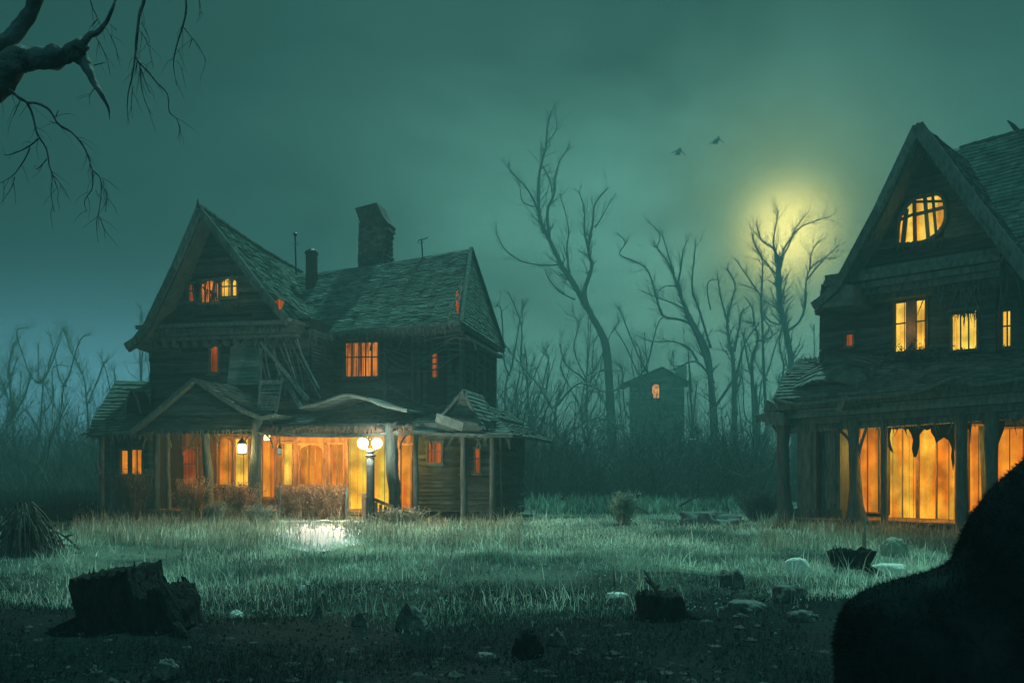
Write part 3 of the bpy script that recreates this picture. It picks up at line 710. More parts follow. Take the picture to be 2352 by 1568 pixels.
mb.build('eave_knob', TRIM, rt); mb = MB()
mb.beam(q(1868,942,-.55), q(1932,938,-.55), .05,.12,(0,1,0)); mb.beam(q(1866,958,-.55), q(1870,940,-.55), .05,.08,(0,1,0)); mb.beam(q(1930,945,-.6), q(1945,908,-.6), .08,.1,(0,1,0)); mb.beam(q(1921,946,-.62), q(1938,912,-.62), .1,.05,(0,1,0))
mb.build('loose_plank', TRIM, rt)
mb = MB()   # wavy gutter trim
mb.tube(cr([tuple(q(x,y,-.62)) for x,y in ((1778,915),(1830,928),(1930,918),(2050,906),(2120,894),(2190,868),(2215,872),(2245,884),(2330,872),(2420,862))],4), .06, 6)
mb.build('gutter', TRIM, rt)
# ground floor glow wall
zc = q(1960, 972, 0).z; zf = .25
wr = [((1929,1012,1948,1150), G_OR, .9), ((1966,976,2022,1175), G_OR, .1), ((2041,984,2108,1200), G_FIRE, .1), ((2109,984,2194,1205), G_FIRE, .0), ((2226,978,2264,1172), G_OR, .1), ((2292,985,2352,1140), G_OR, 0)]
holes = [rect(*w_[0]) for w_ in wr]
uG0 = q(1893, 1100, VW).x
zg = q(2100, 960, VW).z+.3
mb = MB(); mb.box(uG0, uE, VW+.06, VW+.6, 0, zg+1); mb.box(uG0-.1, uG0+.02, 1.2, 7, 0, zg); mb.build('wall', CORE, rt)
mb = MB(); boards(mb, B.front(VW), [(uG0,zf),(uE,zf),(uE,zg+.6),(uG0,zg+.6)], .18, holes, seed=151, vertical=True, miss=.01); mb.build('porch_wall', POSTM, rt)
for i, (w_, h_) in enumerate(zip(wr, holes)): window(B, (h_[0],h_[1],max(h_[2],.2),h_[3]), VW, w_[1], 2 if i in (1,2,3) else 1, 1, arch=w_[2], fw=.05, fm=WARMW, seed=i+40, sill=False)
# ragged boards hanging from the beam in front of the glow
mb = MB()
jag = [[(2022,950),(2045,950),(2047,985),(2043,1003),(2046,1020),(2052,1040),(2046,1036),(2040,1025),(2030,1028),(2024,1010)],
       [(2084,950),(2140,950),(2136,985),(2128,988),(2122,985),(2112,998),(2112,1020),(2108,1040),(2103,1050),(2098,1048),(2094,1030),(2097,1010),(2092,995),(2086,985)],
       [(2135,950),(2190,950),(2192,1060),(2189,1080),(2184,1048),(2186,1030),(2180,1012),(2168,1004),(2156,1012),(2150,1018),(2146,1004),(2138,992)],
       [(2160,950),(2230,950),(2230,1020),(2228,985),(2212,985),(2200,1040),(2192,1030)],
       [(2268,950),(2310,950),(2306,985),(2298,1005),(2290,1028),(2286,1012),(2280,1040),(2272,1000)],
       [(2045,962),(2100,962),(2098,985),(2088,983),(2080,988),(2070,982),(2060,987),(2050,984)]]
for i, j in enumerate(jag): B.poly(mb, j, .45+i*.03, .025)
mb.build('ragged_boards', CORE, rt)
def bpost(x0, y0, x1, y1, r0, r1, v=0, lump=.1, flare=1.0, n=12, square=False, m_=POSTM, bend=0):
    a, b = q(x0,y0,v), q(x1,y1,v); b.z = max(b.z, 0.0)-.03; mb = MB()
    if square:
        mb.beam(a, b, r0*2, r0*2, (0,1,0)); mb.beam(b+Vector((0,0,0)), b+Vector((0,0,.5)), r1*2.4, r1*2.4, (0,1,0)); mb.beam(a+Vector((0,0,-.35)), a, r1*2.3, r1*2.3, (0,1,0))
        mb.beam(a.lerp(b,.12)+Vector((-.0,-r0-.012,0)), a.lerp(b,.8)+Vector((0,-r0-.012,0)), r0*1.1, .02, (0,1,0))
    else:
        pts=[]; rad=[]
        for i in range(11):
            t = i/10; p = a.lerp(b,t); p.x += bend*math.sin(math.pi*t); pts.append(p); rad.append((r0+(r1-r0)*t)*(1+(flare-1)*max(0,(t-.7)/.3)**2+(flare-1)*.6*max(0,(.2-t)/.2)))
        mb.tube(pts, rad, n, True, lump, R.uniform(0,50))
    return mb.build('post', m_, rt, not square)
bracketsR = 1; bpost(1798, 965, 1806, 1205, .19, .20, 0, .2, 1.6, bend=-.05); bpost(1862, 965, 1862, 1205, .30, .30, .3, square=True)
bpost(1918, 965, 1918, 1205, .30, .32, .5, square=True); bpost(1962, 960, 1966, 1205, .13, .2, 0, .15, 1.9)
bpost(2031, 955, 2031, 1205, .10, .10, 0, .08); bpost(2208, 945, 2209, 1216, .16, .16, 0, .06); bpost(2277, 945, 2277, 1222, .17, .17, 0, .15, 1.2); bpost(2380, 945, 2380, 1228, .17, .17, 0, .1)
mb = MB()   # arching brackets
for (x0,y0,x1,y1,x2,y2) in ((1960,1075,1950,1010,1905,972),(1968,1075,1978,1020,1995,972),(1797,1040,1790,1000,1775,975)):
    mb = MB(); mb.tube(cr([tuple(q(x0,y0,-.02)), tuple(q(x1,y1,-.02)), tuple(q(x2,y2,-.02))],5), .05, 6); mb.build('bracket', POSTM, rt)
mb = MB(); uf0 = uG0; nb = 60
for i in range(nb):
    xa = uf0+(uE-uf0)*i/nb; mb.box(xa+.004, xa+(uE-uf0)/nb-.004, -.1, VW, .14, .2)
mb.build('porch_floor', WARMW, rt)
rag(B, 1905, 668, 2330, 610, 1.2, 220, .12, .5, TRIM, 21); rag(B, 1780, 925, 2352, 870, -.6, 200, .08, .3, TRIM, 22, .022); rag(B, 1800, 972, 2352, 950, .0, 260, .1, .5, POSTM, 23, .03)
rag(B, 2112, 320, 2340, 610, .4, 90, .1, .4, TRIM, 24, .025); rag(B, 2100, 320, 1930, 650, .4, 80, .1, .35, TRIM, 25, .025); rag(B, 2055, 560, 2175, 545, 1.5, 120, .1, .4, POSTM, 26, .02); rag(B, 2150, 640, 2330, 600, 1.4, 110, .5, 1.4, TRIM, 27, .03)
rag(B, 2180, 716, 2250, 716, 1.85, 50, .1, .35, POSTM, 28, .02); rag(B, 1838, 826, 2352, 800, 1.7, 160, .1, .35, TRIM, 29, .02, dirs=.5); rag(B, 1736, 960, 1800, 975, -.4, 40, .1, .3, TRIM, 30, .02)
# dead vines on the porch roof below the cross window
def vines(name, h, cx, cy, v, wpx, hpx, n, m_, parent, seed):
    r = random.Random(seed); mb = MB()
    for i in range(n):
        x = cx+r.gauss(0, wpx*.45); y = cy+r.uniform(-.3, 1)*hpx*.5
        p = h.q(x, y, v+r.uniform(-.2,.2)); pts = [p]; d = Vector((r.uniform(-1,1), r.uniform(-.5,.3), r.uniform(0,1))).normalized()
        for k in range(4):
            d = (d+Vector((r.uniform(-.7,.7), r.uniform(-.4,.4), r.uniform(-.5,.4)))).normalized(); pts.append(pts[-1]+d*r.uniform(.08,.2))
        mb.tube(pts, [.014,.012,.01,.007,.003], 3, False)
        for k in range(3):
            c_ = pts[r.randint(1,4)]; a = Vector((r.uniform(-1,1),r.uniform(-1,1),r.uniform(-1,1))).normalized()*.05; b_ = a.orthogonal().normalized()*.03
            mb.add([c_, c_+a+b_, c_+a*2, c_+a-b_], [(0,1,2,3)])
    return mb.build(name, m_, parent)
vines('vine', B, 2078, 828, 1.3, 28, 55, 110, BARKD, rt, 5); vines('vine', B, 2125, 835, 1.3, 60, 30, 130, BARKD, rt, 6)
q = A.q

# ================================================================== LAMPS
def sphere(mb, c, r, n=16, sz=1.0):
    k = 10; mb.lathe([(max(.002, r*math.sin(math.pi*i/k)), -r*sz*math.cos(math.pi*i/k)) for i in range(k+1)], n, c)
def pointlight(name, loc, col_, W, rad=.1, parent=None):
    l = bpy.data.lights.new(name, 'POINT'); l.color = col_; l.energy = W; l.shadow_soft_size = rad
    o = bpy.data.objects.new(name, l); col.objects.link(o); o.location = loc
    if parent is not None: o.parent = parent
    return o
# twin-globe lamp post at the porch entrance
YL = 27.6
lp = P(851, 1200, YL); lp.z = 0
T = tag(empty('lamp_post', lp), 'thick lamp post with twin glowing globes beside the porch entrance', 'lamp post')
zt = P(851, 1047, YL).z
mb = MB(); mb.lathe([(.2,0),(.2,.06),(.15,.12),(.13,.4),(.125,zt-.3),(.13,zt-.05)], 14); mb.build('post', CORE, T, True)
mb = MB(); mb.lathe([(.12,zt-.04),(.17,zt),(.17,zt+.04),(.1,zt+.07),(.09,zt+.1),(.16,zt+.13),(.15,zt+.17),(.04,zt+.2)], 14); 
mb.tube([(0,0,zt+.18),(-.1,0,zt+.22),(-.22,0,zt+.2),(-.24,0,zt+.26)], .025, 6); mb.tube([(0,0,zt+.18),(.1,0,zt+.22),(.18,0,zt+.2),(.2,0,zt+.26)], .025, 6); mb.build('collar', METAL, T, True)
for dx, r_ in ((-.24,.17),(.2,.165)):
    mb = MB(); sphere(mb, (dx,0,zt+.40), r_); mb.build('globe', G_LAMP, T, True)
pointlight('globe_light', (-.10,-.34,zt+.40), (1,.88,.68), 860, .15, T)
def lantern(px, py, Y, s, m_, label, W, c_=(1,.62,.2), chain=.3):
    p = P(px, py, Y); T = tag(empty('lantern', p), label, 'lantern', 'lanterns hanging in the porch')
    mb = MB(); mb.lathe([(.05*s,-.16*s),(.12*s,-.15*s),(.12*s,-.12*s)], 8); mb.lathe([(.14*s,.13*s),(.09*s,.2*s),(.03*s,.26*s),(.01*s,.3*s)], 8)
    for k in range(4):
        a = math.pi/4+k*math.pi/2; mb.beam((.12*s*math.cos(a),.12*s*math.sin(a),-.13*s),(.12*s*math.cos(a),.12*s*math.sin(a),.14*s),.012,.012)
    mb.tube([(0,0,.28*s),(0.01,0,.28*s+chain*.5),(0,0,.28*s+chain)], .01, 5); mb.build('cage', METAL, T)
    mb = MB(); mb.lathe([(.09*s,-.12*s),(.11*s,-.05*s),(.11*s,.06*s),(.08*s,.12*s)], 12); mb.build('glass', m_, T, True)
    if W: pointlight('lantern_light', (0.0,-.22*s,-.02), c_, W, .08, T)
lantern(556, 1030, 30.0, 1.3, G_LAMP, 'brightest square lantern hanging left of the thick porch post', 90)
lantern(613, 1003, 31.0, 1.0, G_LAMP2, 'yellow lantern high under the eave just right of the thick post', 90)
lantern(642, 1036, 30.2, .75, G_DIM, 'small dim greenish lantern on the porch, left of the hedge', 0, chain=.45)
# room light spilling from the doorway onto the porch (added lamp standing in for the lit doorway)
l_ = A.w(A.q(848, 1075, 1.2)); pointlight('doorway_light', l_, (1,.48,.08), 260, .35, A.root).parent = None
for (px, W) in ((640, 95), (700, 160), (775, 150), (520, 70), (925, 60)): pointlight('porch_fill', A.w(A.q(px, 1030, 1.2)), (1,.42,.07), W, .2)  # unseen lamps added under the porch roof, standing in for window glow
for (px, py, W) in ((2075, 1040, 110), (2150, 1060, 110), (1995, 1040, 60), (2246,1040,60)): pointlight('window_light', B.w(B.q(px, py, .75)), (1,.45,.07), W, .3)  # unseen lamps added before the lit windows to cast their glow
pointlight('window_light', A.w(A.q(515, 668, 1.2)), (1,.5,.12), 5, .1)
pointlight('window_light', B.w(B.q(2092, 750, VW-.5)), (1,.55,.12), 6, .2)
pointlight('window_light', B.w(B.q(2125, 500, VW-.9)), (1,.65,.18), 6, .2)

# ================================================================== GROUND
def gh(x, y):
    f = min(1, max(0, (23-y)/8)) if y < 23 else 0
    n = noise.noise(Vector((x*.16, y*.16, 1)))*.36+noise.noise(Vector((x*.5, y*.5, 4)))*.09+noise.noise(Vector((x*1.7, y*1.7, 8)))*.03
    f2 = min(1, max(0, (y-36)/20)); n2 = noise.noise(Vector((x*.07, y*.07, 3)))*.5
    return n*f+n2*f2+noise.noise(Vector((x*.9, y*.9, 2)))*.02
xs = np.concatenate([np.linspace(-400,-40,14)[:-1], np.linspace(-40,-14,30)[:-1], np.linspace(-14,14,200), np.linspace(14,40,30)[1:], np.linspace(40,400,14)[1:]])
ys = np.concatenate([np.linspace(-60,2,12)[:-1], np.linspace(2,24,170), np.linspace(24,60,70)[1:], np.linspace(60,600,30)[1:]])
vs = [(float(x), float(y), gh(float(x), float(y))) for y in ys for x in xs]; W_ = len(xs)
fs = [(j*W_+i, j*W_+i+1, (j+1)*W_+i+1, (j+1)*W_+i) for j in range(len(ys)-1) for i in range(W_-1)]
me = bpy.data.meshes.new('ground'); me.from_pydata(vs, [], fs); me.polygons.foreach_set('use_smooth', [True]*len(fs))
gm = bpy.data.materials.new('meadow_soil'); t, N, L = nt(gm)
o_ = N.new('ShaderNodeOutputMaterial'); b_ = N.new('ShaderNodeBsdfPrincipled'); b_.inputs['Roughness'].default_value = .9; b_.inputs['Specular IOR Level'].default_value = .05
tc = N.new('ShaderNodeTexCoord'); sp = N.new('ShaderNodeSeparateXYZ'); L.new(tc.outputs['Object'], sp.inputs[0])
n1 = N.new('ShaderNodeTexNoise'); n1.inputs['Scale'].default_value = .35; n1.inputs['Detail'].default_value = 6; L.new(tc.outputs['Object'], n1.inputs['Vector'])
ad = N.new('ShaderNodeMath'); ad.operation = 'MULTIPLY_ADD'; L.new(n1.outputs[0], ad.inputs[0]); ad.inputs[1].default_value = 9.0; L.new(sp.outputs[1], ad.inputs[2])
mr = N.new('ShaderNodeMapRange'); mr.inputs[1].default_value = 16; mr.inputs[2].default_value = 20.5; L.new(ad.outputs[0], mr.inputs[0])  # near soil darkened by depth: foreground shade painted into the ground
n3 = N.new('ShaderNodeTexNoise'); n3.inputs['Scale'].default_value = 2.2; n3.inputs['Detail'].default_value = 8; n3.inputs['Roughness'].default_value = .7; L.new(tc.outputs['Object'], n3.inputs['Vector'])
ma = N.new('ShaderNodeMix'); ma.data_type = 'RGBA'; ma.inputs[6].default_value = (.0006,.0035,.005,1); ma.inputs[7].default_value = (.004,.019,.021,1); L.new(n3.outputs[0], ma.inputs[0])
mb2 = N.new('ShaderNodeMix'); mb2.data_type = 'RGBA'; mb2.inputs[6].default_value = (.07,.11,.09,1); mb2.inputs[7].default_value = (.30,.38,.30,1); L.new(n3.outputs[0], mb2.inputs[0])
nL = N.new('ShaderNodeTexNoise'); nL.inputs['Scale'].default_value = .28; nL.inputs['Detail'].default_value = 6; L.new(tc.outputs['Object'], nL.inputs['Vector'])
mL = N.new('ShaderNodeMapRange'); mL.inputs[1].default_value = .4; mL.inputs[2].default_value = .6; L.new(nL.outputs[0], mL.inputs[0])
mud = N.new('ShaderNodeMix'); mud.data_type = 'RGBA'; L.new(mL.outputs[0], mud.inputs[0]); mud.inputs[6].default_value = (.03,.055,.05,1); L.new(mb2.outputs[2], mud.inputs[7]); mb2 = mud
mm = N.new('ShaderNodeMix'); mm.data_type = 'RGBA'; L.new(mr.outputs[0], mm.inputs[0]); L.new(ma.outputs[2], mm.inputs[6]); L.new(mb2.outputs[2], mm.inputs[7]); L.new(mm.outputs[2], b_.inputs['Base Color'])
nb_ = N.new('ShaderNodeTexNoise'); nb_.inputs['Scale'].default_value = 14; nb_.inputs['Detail'].default_value = 7; L.new(tc.outputs['Object'], nb_.inputs['Vector'])
bp = N.new('ShaderNodeBump'); bp.inputs['Strength'].default_value = .8; bp.inputs['Distance'].default_value = .06; L.new(nb_.outputs[0], bp.inputs['Height']); L.new(bp.outputs[0], b_.inputs['Normal']); L.new(b_.outputs[0], o_.inputs[0])
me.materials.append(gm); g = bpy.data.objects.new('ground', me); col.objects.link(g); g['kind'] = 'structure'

# ================================================================== GRASS
rng = np.random.default_rng(5)
def blades(name, m, X, Y, Z, H, W, lean=.35, kind='stuff', label=None, cat='grass', parent=None, dirz=None, thin=None):
    n = len(X); th = rng.uniform(0, 2*np.pi, n); ln = rng.normal(0, lean, n)*H; la = rng.uniform(0, 2*np.pi, n)
    wx, wy = np.cos(th)*W/2, np.sin(th)*W/2; lx, ly = np.cos(la)*ln, np.sin(la)*ln
    v = np.zeros((n, 5, 3))
    v[:,0] = np.stack([X-wx, Y-wy, Z], 1); v[:,1] = np.stack([X+wx, Y+wy, Z], 1)
    v[:,2] = np.stack([X+wx*.7+lx*.35, Y+wy*.7+ly*.35, Z+H*.55], 1); v[:,3] = np.stack([X-wx*.7+lx*.35, Y-wy*.7+ly*.35, Z+H*.55], 1)
    v[:,4] = np.stack([X+lx, Y+ly, Z+H*.97], 1)
    me = bpy.data.meshes.new(name); me.vertices.add(n*5); me.vertices.foreach_set('co', v.reshape(-1).astype(np.float32))
    b = (np.arange(n)*5)[:,None]; loops = (b+np.array([0,1,2,3, 3,2,4])).reshape(-1)
    me.loops.add(n*7); me.loops.foreach_set('vertex_index', loops.astype(np.int32))
    me.polygons.add(n*2); st = (np.arange(n)*7)[:,None]+np.array([0,4]); me.polygons.foreach_set('loop_start', st.reshape(-1).astype(np.int32))
    me.polygons.foreach_set('loop_total', np.tile([4,3], n).astype(np.int32)); me.update(calc_edges=True)
    me.materials.append(m); o = bpy.data.objects.new(name, me); col.objects.link(o)
    if kind: o['kind'] = kind
    if label: o['label'] = label; o['category'] = cat
    if parent is not None: o.parent = parent
    return o
def scatter(n, px0, px1, py0, py1, clump=0.0, cs=.5, thr=0.0, seed=0):
    px = rng.uniform(px0, px1, n); py = rng.uniform(py0, py1, n)
    Y = EYE*F/(py-HY); X = (px-CX)/F*Y
    if clump:
        k = np.array([noise.noise(Vector((float(x)*cs, float(y)*cs*.6, seed)))for x, y in zip(X, Y)])
        keep = k+rng.normal(0, .15, n) > thr; X, Y, px, py, k = X[keep], Y[keep], px[keep], py[keep], k[keep]
    Z = np.array([gh(float(x), float(y)) for x, y in zip(X, Y)])-.01
    return X, Y, Z, px, py
# keep grass out of the houses and off the white light pool
def outside(X, Y):
    k = np.ones(len(X), bool)
    for H, u0, u1, v0, v1 in ((A, -7.4, 6.9, -.1, 9), (B, -3.9, 12, .0, 10)):
        dx, dy = X-H.O.x, Y-H.O.y; u = dx*H.c-dy*H.s; v = dx*H.s+dy*H.c
        k &= ~((u > u0) & (u < u1) & (v > v0) & (v < v1))
    px = CX+F*X/Y; py = HY+F*EYE/Y
    k &= ~(((((px-728)/80)**2+((py-1234)/23)**2)*(1+1.3*np.array([noise.noise(Vector((float(a)*.045, float(b)*.12, 2))) for a, b in zip(px, py)])) < .85) & (rng.random(len(X)) > .06))
    return k
def grass(name, m, n, box, h, w, lean=.35, clump=0, cs=.5, thr=0, seed=0, label=None, fade=0):
    X, Y, Z, px, py = scatter(n, *box, clump, cs, thr, seed); k = outside(X, Y) & ((py-(box[3]-fade))/max(fade,1) < rng.random(len(py))**1.3+np.array([noise.noise(Vector((float(a)*.5, float(b)*.5, 5)))*.8 for a, b in zip(X, Y)])); X, Y, Z = X[k], Y[k], Z[k]; n = len(X)
    hh = rng.uniform(h[0], h[1], n)*(.6+.8*rng.random(n)**2); ww = w*rng.uniform(.6, 1.4, n)*np.clip(Y/18, .45, 2.0)
    return blades(name, m, X, Y, Z, hh, ww, lean, label=label)
grass('meadow_grass', GRASSP, 150000, (-60, 2420, 1150, 1400), (.05,.16), .010, .45, 1, .45, -.02, 3, 'grass painted moonlight-pale across the meadow in front of the houses', 95)
grass('coarse_grass', GRASSP, 26000, (-60, 2420, 1160, 1400), (.16,.38), .015, .6, 1, 1.1, .16, 31, 'coarser knots of moonlight-pale painted grass standing above the meadow', 110)
grass('pale_tufts', GRASSLIT, 16000, (430, 1180, 1196, 1300), (.06,.22), .012, .5, 1, .5, -.1, 41, 'palest grass painted as lamplit round the white landing', 60)
grass('pale_tufts', GRASSLIT, 3200, (600, 860, 1238, 1285), (.06,.2), .012, .6, 0, .5, -.1, 45, 'palest blades painted as lamplit along the near rim of the white landing', 10)
grass('pale_tufts', GRASSLIT, 16000, (1150, 2150, 1190, 1300), (.05,.18), .012, .5, 1, .35, .08, 43, 'palest grass streaks painted as moonlit across the middle meadow', 60)
grass('green_turf', GRASSM, 80000, (-60, 2420, 1170, 1450), (.04,.11), .012, .6, 1, .6, -.2, 7, 'short green turf between the pale tufts of the meadow', 130)
grass('seed_stalks', WEED, 2600, (-60, 2420, 1175, 1400), (.25,.6), .010, .35, 1, .9, .05, 33, 'thin seed stalks scattered over the meadow')
grass('dark_turf', GRASSD, 60000, (-80, 2430, 1330, 1600), (.03,.10), .012, .8, 1, .8, -.1, 9, 'sparse turf painted dark for the shaded foreground')
def clods(name, m, n, box, sz, seed, label):
    r = random.Random(seed); X, Y, Z, px, py = scatter(n, *box); vs = []; fs = []
    ico = [(0,0,1)]+[(math.cos(a*math.pi/3), math.sin(a*math.pi/3), .35) for a in range(6)]+[(math.cos(a*math.pi/3+.5)*.9, math.sin(a*math.pi/3+.5)*.9, -.5) for a in range(6)]
    tri = [(0,1+i,1+(i+1)%6) for i in range(6)]+[(1+i,7+i,1+(i+1)%6) for i in range(6)]+[(1+(i+1)%6,7+i,7+(i+1)%6) for i in range(6)]
    for x, y, z in zip(X, Y, Z):
        s_ = r.uniform(*sz)*(.4+r.random()**3*1.6); b_ = len(vs); a = r.uniform(0,6.3); sx, sy, sz_ = s_*r.uniform(.7,1.4), s_*r.uniform(.7,1.4), s_*r.uniform(.4,.9)
        for (p, q_, w_) in ico:
            f = r.uniform(.8,1.2); vs.append((x+(p*math.cos(a)-q_*math.sin(a))*sx*f, y+(p*math.sin(a)+q_*math.cos(a))*sy*f, z+w_*sz_*f))
        fs += [tuple(b_+i for i in t_) for t_ in tri]
    me = bpy.data.meshes.new(name); me.from_pydata(vs, [], fs); me.materials.append(m); o = bpy.data.objects.new(name, me); col.objects.link(o); return tag(o, label, 'rubble', kind='stuff')
CLOD = mat('dark_clod', (.008,.015,.016), (.03,.048,.046), 5, bscale=14, bump=1.0)
clods('rubble', CLOD, 1500, (-80, 2430, 1335, 1600), (.012,.04), 3, 'small dark clods and stones strewn over the foreground earth')
clods('rubble', ROCK, 260, (-80, 2430, 1210, 1350), (.02,.06), 4, 'small stones half lost in the meadow grass')
def litter(name, m, n, box, sz, label):
    X, Y, Z, px, py = scatter(n, *box); k = outside(X, Y); X, Y, Z = X[k], Y[k], Z[k]; n = len(X)
    a = rng.uniform(0, 6.28, n); L1 = rng.uniform(sz[0], sz[1], n); W1 = L1*rng.uniform(.25,.6,n); v = np.zeros((n,4,3))
    for q_, (u_, w_) in enumerate(((1,0),(0,1),(-1,0),(0,-1))):
        v[:,q_] = np.stack([X+u_*L1*np.cos(a)-w_*W1*np.sin(a), Y+u_*L1*np.sin(a)+w_*W1*np.cos(a), Z+.02+rng.uniform(0,.045,n)], 1)
    me = bpy.data.meshes.new(name); me.vertices.add(n*4); me.vertices.foreach_set('co', v.reshape(-1).astype(np.float32)); me.loops.add(n*4); me.loops.foreach_set('vertex_index', np.arange(n*4, dtype=np.int32)); me.polygons.add(n); me.polygons.foreach_set('loop_start', (np.arange(n)*4).astype(np.int32)); me.polygons.foreach_set('loop_total', np.full(n, 4, np.int32)); me.update(calc_edges=True)
    me.materials.append(m); o = bpy.data.objects.new(name, me); col.objects.link(o); tag(o, label, 'leaf litter', kind='stuff')
litter('leaf_litter', GRASSM, 5000, (-60, 2420, 1200, 1400), (.01,.028), 'pale fallen leaves lying in the meadow grass')
litter('leaf_litter', GRASSD, 5000, (-60, 2420, 1340, 1600), (.008,.026), 'dark fallen leaves on the shade-painted foreground')
grass('tall_weeds', WEED, 12000, (170, 1200, 1180, 1262), (.22,.5), .014, .3, 1, .7, -.1, 12, 'tall dry weeds growing along the front of the left house')
grass('tall_weeds', WEED, 9000, (1740, 2300, 1195, 1265), (.18,.42), .014, .3, 1, .8, -.05, 15, 'tall dry weeds growing along the front of the right house')
grass('far_weeds', GRASSM, 16000, (1120, 1800, 1128, 1180), (.2,.6), .03, .35, 1, .15, -.2, 19, 'dim long weeds at the edge of the wood between the houses')
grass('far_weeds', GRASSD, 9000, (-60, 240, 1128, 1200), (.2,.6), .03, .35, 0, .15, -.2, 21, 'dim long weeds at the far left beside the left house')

# ================================================================== TREES
def walk(pts, Y, jit, r):
    out = []; dy = 0.0
    for i, (x, y) in enumerate(pts):
        out.append(tuple(P(x, y, Y+dy))); dy += r.uniform(-jit, jit)
    return out
def sprout(mb, p, d, L, rad, depth, r, up=.25, wild=.5, n=4):
    k = max(3, int(4+L*.6)) if depth else 4; pts = [Vector(p)]; d = Vector(d).normalized(); step = L/k
    for i in range(k):
        d = (d+Vector((r.gauss(0,1), r.gauss(0,1), r.gauss(0,1)))*wild*.35+Vector((0,0,up*.3))).normalized(); pts.append(pts[-1]+d*step)
    rads = [rad*(1-.85*i/k) for i in range(k+1)]
    mb.tube(pts, rads, n, False)
    if depth > 0:
        m = r.randint(3, 5)
        for j in range(m):
            i = r.randint(1, k-1); dd = (pts[i+1]-pts[i]).normalized(); ax = Vector((r.gauss(0,1), r.gauss(0,.8), r.gauss(0,1))).normalized()
            q_ = Quaternion(ax, r.uniform(.4, .95)*r.choice((-1,1))); sprout(mb, pts[i], q_ @ dd, L*r.uniform(.35,.62), rads[i]*.62, depth-1, r, up, wild, 3)
def tree(name, label, Y, mains, seed, m=BARKF, twigs=1.0, tl=3.0, up=.3, depth=2, jit=.5, group='bare trees in the mist', minr=.022, start=.3, wild=.5, cat='tree'):
    r = random.Random(seed); base = P(mains[0][0][0][0], mains[0][0][0][1], Y); base.z = 0
    T = tag(empty(name, base), label, cat, group); tb, cb = MB(), MB(); k = Y/F
    for mi, (pts, r0, r1) in enumerate(mains):
        pl_ = [Vector(p)-base for p in cr(walk(pts, Y, jit if mi else jit*.5, r), 4)]
        if mi == 0: pl_[0].z = min(pl_[0].z, -.2)
        r0 *= .54 if r0 > 7 else .64; n = len(pl_); rads = [max(minr*.5, (r0+(r1-r0)*(i/(n-1))**.6)*k*(1+.0)) for i in range(n)]
        if mi == 0: rads[0] *= 1.5; rads[1] *= 1.2
        (tb if r0 > 4.3 else cb).tube(pl_, rads, 10 if r0 > 4.3 else 6, True, .12, seed*1.3+mi)
        if twigs:
            L_ = sum((pl_[i+1]-pl_[i]).length for i in range(n-1)); cnt = int(L_*twigs*3.2)+3
            for j in range(cnt):
                s0 = start if mi == 0 else .15; i = min(n-2, int(n*(s0+(1-s0)*r.random()))); dd = (pl_[i+1]-pl_[i]).normalized()
                ax = Vector((r.gauss(0,1), r.gauss(0,.7), r.gauss(0,1))).normalized(); q_ = Quaternion(ax, r.uniform(.35, 1.1)*r.choice((-1,1)))
                sprout(cb, pl_[i], q_ @ dd, tl*r.uniform(.4,1.1)*(1.15-.5*i/n), max(minr, rads[i]*.4), depth if r.random() < .6 else depth-1, r, up, wild)
    if tb.v: tb.build('trunk', m, T, True)
    cb.build('crown', m, T, True); return T
Z2 = lambda pts: [(1121+x*.3846, 230+y*.3846) for x, y in pts]       # from my zoomed crop of the wood
tree('bare_tree', 'tallest bare tree, leaning left and forking high, nearest the left house', 103, [
    (Z2([(760,2400),(735,1900),(715,1568),(690,1420),(620,1290),(560,1180),(500,1080),(430,970),(370,840),(315,720),(300,570),(310,420),(345,280),(355,150),(380,60)]), 24, 1.5),
    (Z2([(592,1245),(574,1150),(600,1060),(620,980),(600,890),(625,740),(640,620),(720,520)]), 15, 1.2), (Z2([(600,890),(575,780),(575,650),(540,540)]), 6, 1),
    (Z2([(310,700),(260,570),(190,480),(130,420),(122,370)]), 5, 1), (Z2([(365,820),(355,660),(395,560),(400,470),(430,360),(480,290)]), 7, 1), (Z2([(325,390),(370,480),(385,600)]), 4, 1), (Z2([(350,260),(410,170),(400,80)]), 3, .8),
    (Z2([(420,980),(360,985),(230,970),(120,910),(60,820),(48,780)]), 4, 1), (Z2([(520,1190),(440,1150),(370,1080),(340,1010)]), 4, 1), (Z2([(490,1060),(470,900),(480,760),(430,560)]), 4, 1),
    (Z2([(300,640),(210,610),(190,520),(180,480)]), 3, .8), (Z2([(640,760),(690,680),(735,590)]), 3, .8)], 1, twigs=.55, tl=3.2, depth=2)
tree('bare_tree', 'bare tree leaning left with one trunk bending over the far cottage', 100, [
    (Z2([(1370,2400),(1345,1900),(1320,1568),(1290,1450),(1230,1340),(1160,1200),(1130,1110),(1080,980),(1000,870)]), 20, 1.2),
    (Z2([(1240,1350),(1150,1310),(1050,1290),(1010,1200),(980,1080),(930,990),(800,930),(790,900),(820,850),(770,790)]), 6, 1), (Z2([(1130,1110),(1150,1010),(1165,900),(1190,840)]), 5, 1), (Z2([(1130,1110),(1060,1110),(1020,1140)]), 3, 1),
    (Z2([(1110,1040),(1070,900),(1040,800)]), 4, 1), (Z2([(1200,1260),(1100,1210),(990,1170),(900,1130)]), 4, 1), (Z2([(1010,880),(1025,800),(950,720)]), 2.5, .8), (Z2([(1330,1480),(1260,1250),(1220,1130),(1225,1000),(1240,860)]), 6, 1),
    (Z2([(1250,1560),(1200,1480),(1100,1440),(980,1440),(880,1400)]), 5, 1)], 2, twigs=.6, tl=3.0)
